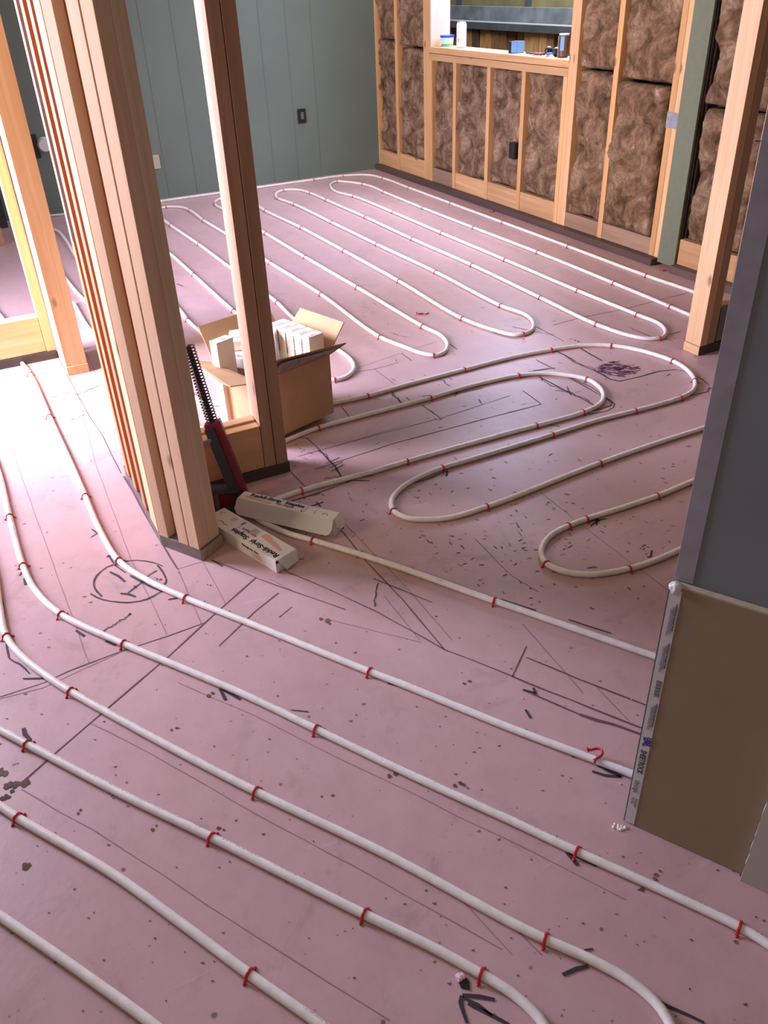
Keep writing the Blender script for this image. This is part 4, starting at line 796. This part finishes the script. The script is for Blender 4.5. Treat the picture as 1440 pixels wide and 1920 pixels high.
# pliers, earmuffs / strap
e = empty('pliers', (-4.62, 3.40, SZ), 'red handled pliers lying on the window sill', 'pliers')
bm = bmesh.new()
sweep(bm, [Vector((.02, -.004, .008)), Vector((.05, -.018, .009)), Vector((.11, -.014, .008))], .006, 8); finish('handle', bm, 'red_dark', e, smooth=True); bm = bmesh.new()
sweep(bm, [Vector((.02, .004, .008)), Vector((.05, .014, .009)), Vector((.11, .008, .008))], .006, 8); finish('handle', bm, 'red_dark', e, smooth=True); bm = bmesh.new()
prism(bm, [(-.065, -.003), (.0, -.009), (.03, -.006), (.03, .006), (0, .009), (-.065, .003)], .003, .012); finish('jaw', bm, 'tool_dark', e)
e = empty('earmuffs', (-4.45, 3.42, SZ), 'black earmuffs with blue band lying on the window sill', 'earmuffs')
for x_, z_ in ((-.038, .030), (.034, .028)):
    bm = bmesh.new(); bmesh.ops.create_uvsphere(bm, u_segments=20, v_segments=12, radius=.026, matrix=Matrix.Translation((x_, 0, z_-.004)) @ Matrix.Diagonal((.8, 1, .95, 1))); finish('ear_cup', bm, 'black_plastic', e, smooth=True)
bm = bmesh.new(); sweep(bm, catmull([Vector((-.035, -.01, .012)), Vector((-.01, -.03, .014)), Vector((.02, -.032, .016)), Vector((.045, -.01, .02))], .004), .006, 8); finish('headband', bm, 'blue_strap', e, smooth=True)

# ------------------------------------------------------------------ outside: fence seen through the window opening
fx = empty('wooden_fence', (-7.3, 5.0, -.3), 'old slatted fence with dark cap rail outside the window', 'fence')
x = -9.4; k = 0
while x < -5.2:
    wd = rnd.uniform(.07, .13); yo = rnd.uniform(-.02, .02)
    box('slat', x, x+wd, 5.0+yo, 5.03+yo, -.25, .885, 'fence_wood', fx, .003); x += wd+rnd.uniform(.004, .02)
box('cap_rail', -9.5, -5.1, 4.965, 5.10, .885, .942, 'fence_cap_dark', fx); box('cap_edge', -9.5, -5.1, 4.970, 4.99, .943, .952, 'cap_line', fx, 0)
box('upper_rail', -9.5, -5.1, 5.10, 5.14, .93, 1.065, 'weathered_grey', fx); 
for k in range(3): box('back_board', -9.5, -5.1, 5.16, 5.19, 1.03+k*.165, 1.03+k*.165+.158, 'olive_boards', fx)
for xx in (-8.3, -7.15, -6.2): box('fence_post', xx, xx+.09, 5.145, 5.16, .9, 1.5, 'fence_cap_dark', fx)
box('fence_backing', -9.5, -5.1, 5.06, 5.07, -.25, .884, 'treated_dark', fx, 0)

# printing, ribs and small fittings belong to the part they sit on
SUB = {'staple_box': ('body', ('printed_text', 'tan_panel', 'rule_line', 'staple_symbol', 'logo_mark', 'end_gap')), 'plastic_tub': ('tub_body', ('tub_label', 'green_band')), 'tall_can': ('can_body', ('pink_mark',)),
 'brown_can': ('can_body', ('blue_stripe', 'cream_stripe')), 'small_carton': ('body', ('blue_face', 'blue_side')), 'drywall_offcut': ('end_tape', ('printed_text', 'bar_code', 'logo_bar')), 'staple_gun': ('tool_foot', ('foot_rib', 'foot_strap')), 'cardboard_carton': ('side_panel', ('tape_strip', 'printed_mark'))}
for th in [o for o in C.objects if o.type == 'EMPTY']:
    k = th.name.split('.')[0]
    if k in SUB:
        host = next(c for c in th.children if c.name.split('.')[0] == SUB[k][0])
        for c in list(th.children):
            if c.name.split('.')[0] in SUB[k][1]:
                ml = Matrix.Translation(-host.location) @ c.matrix_basis
                c.parent = host; c.matrix_basis = ml
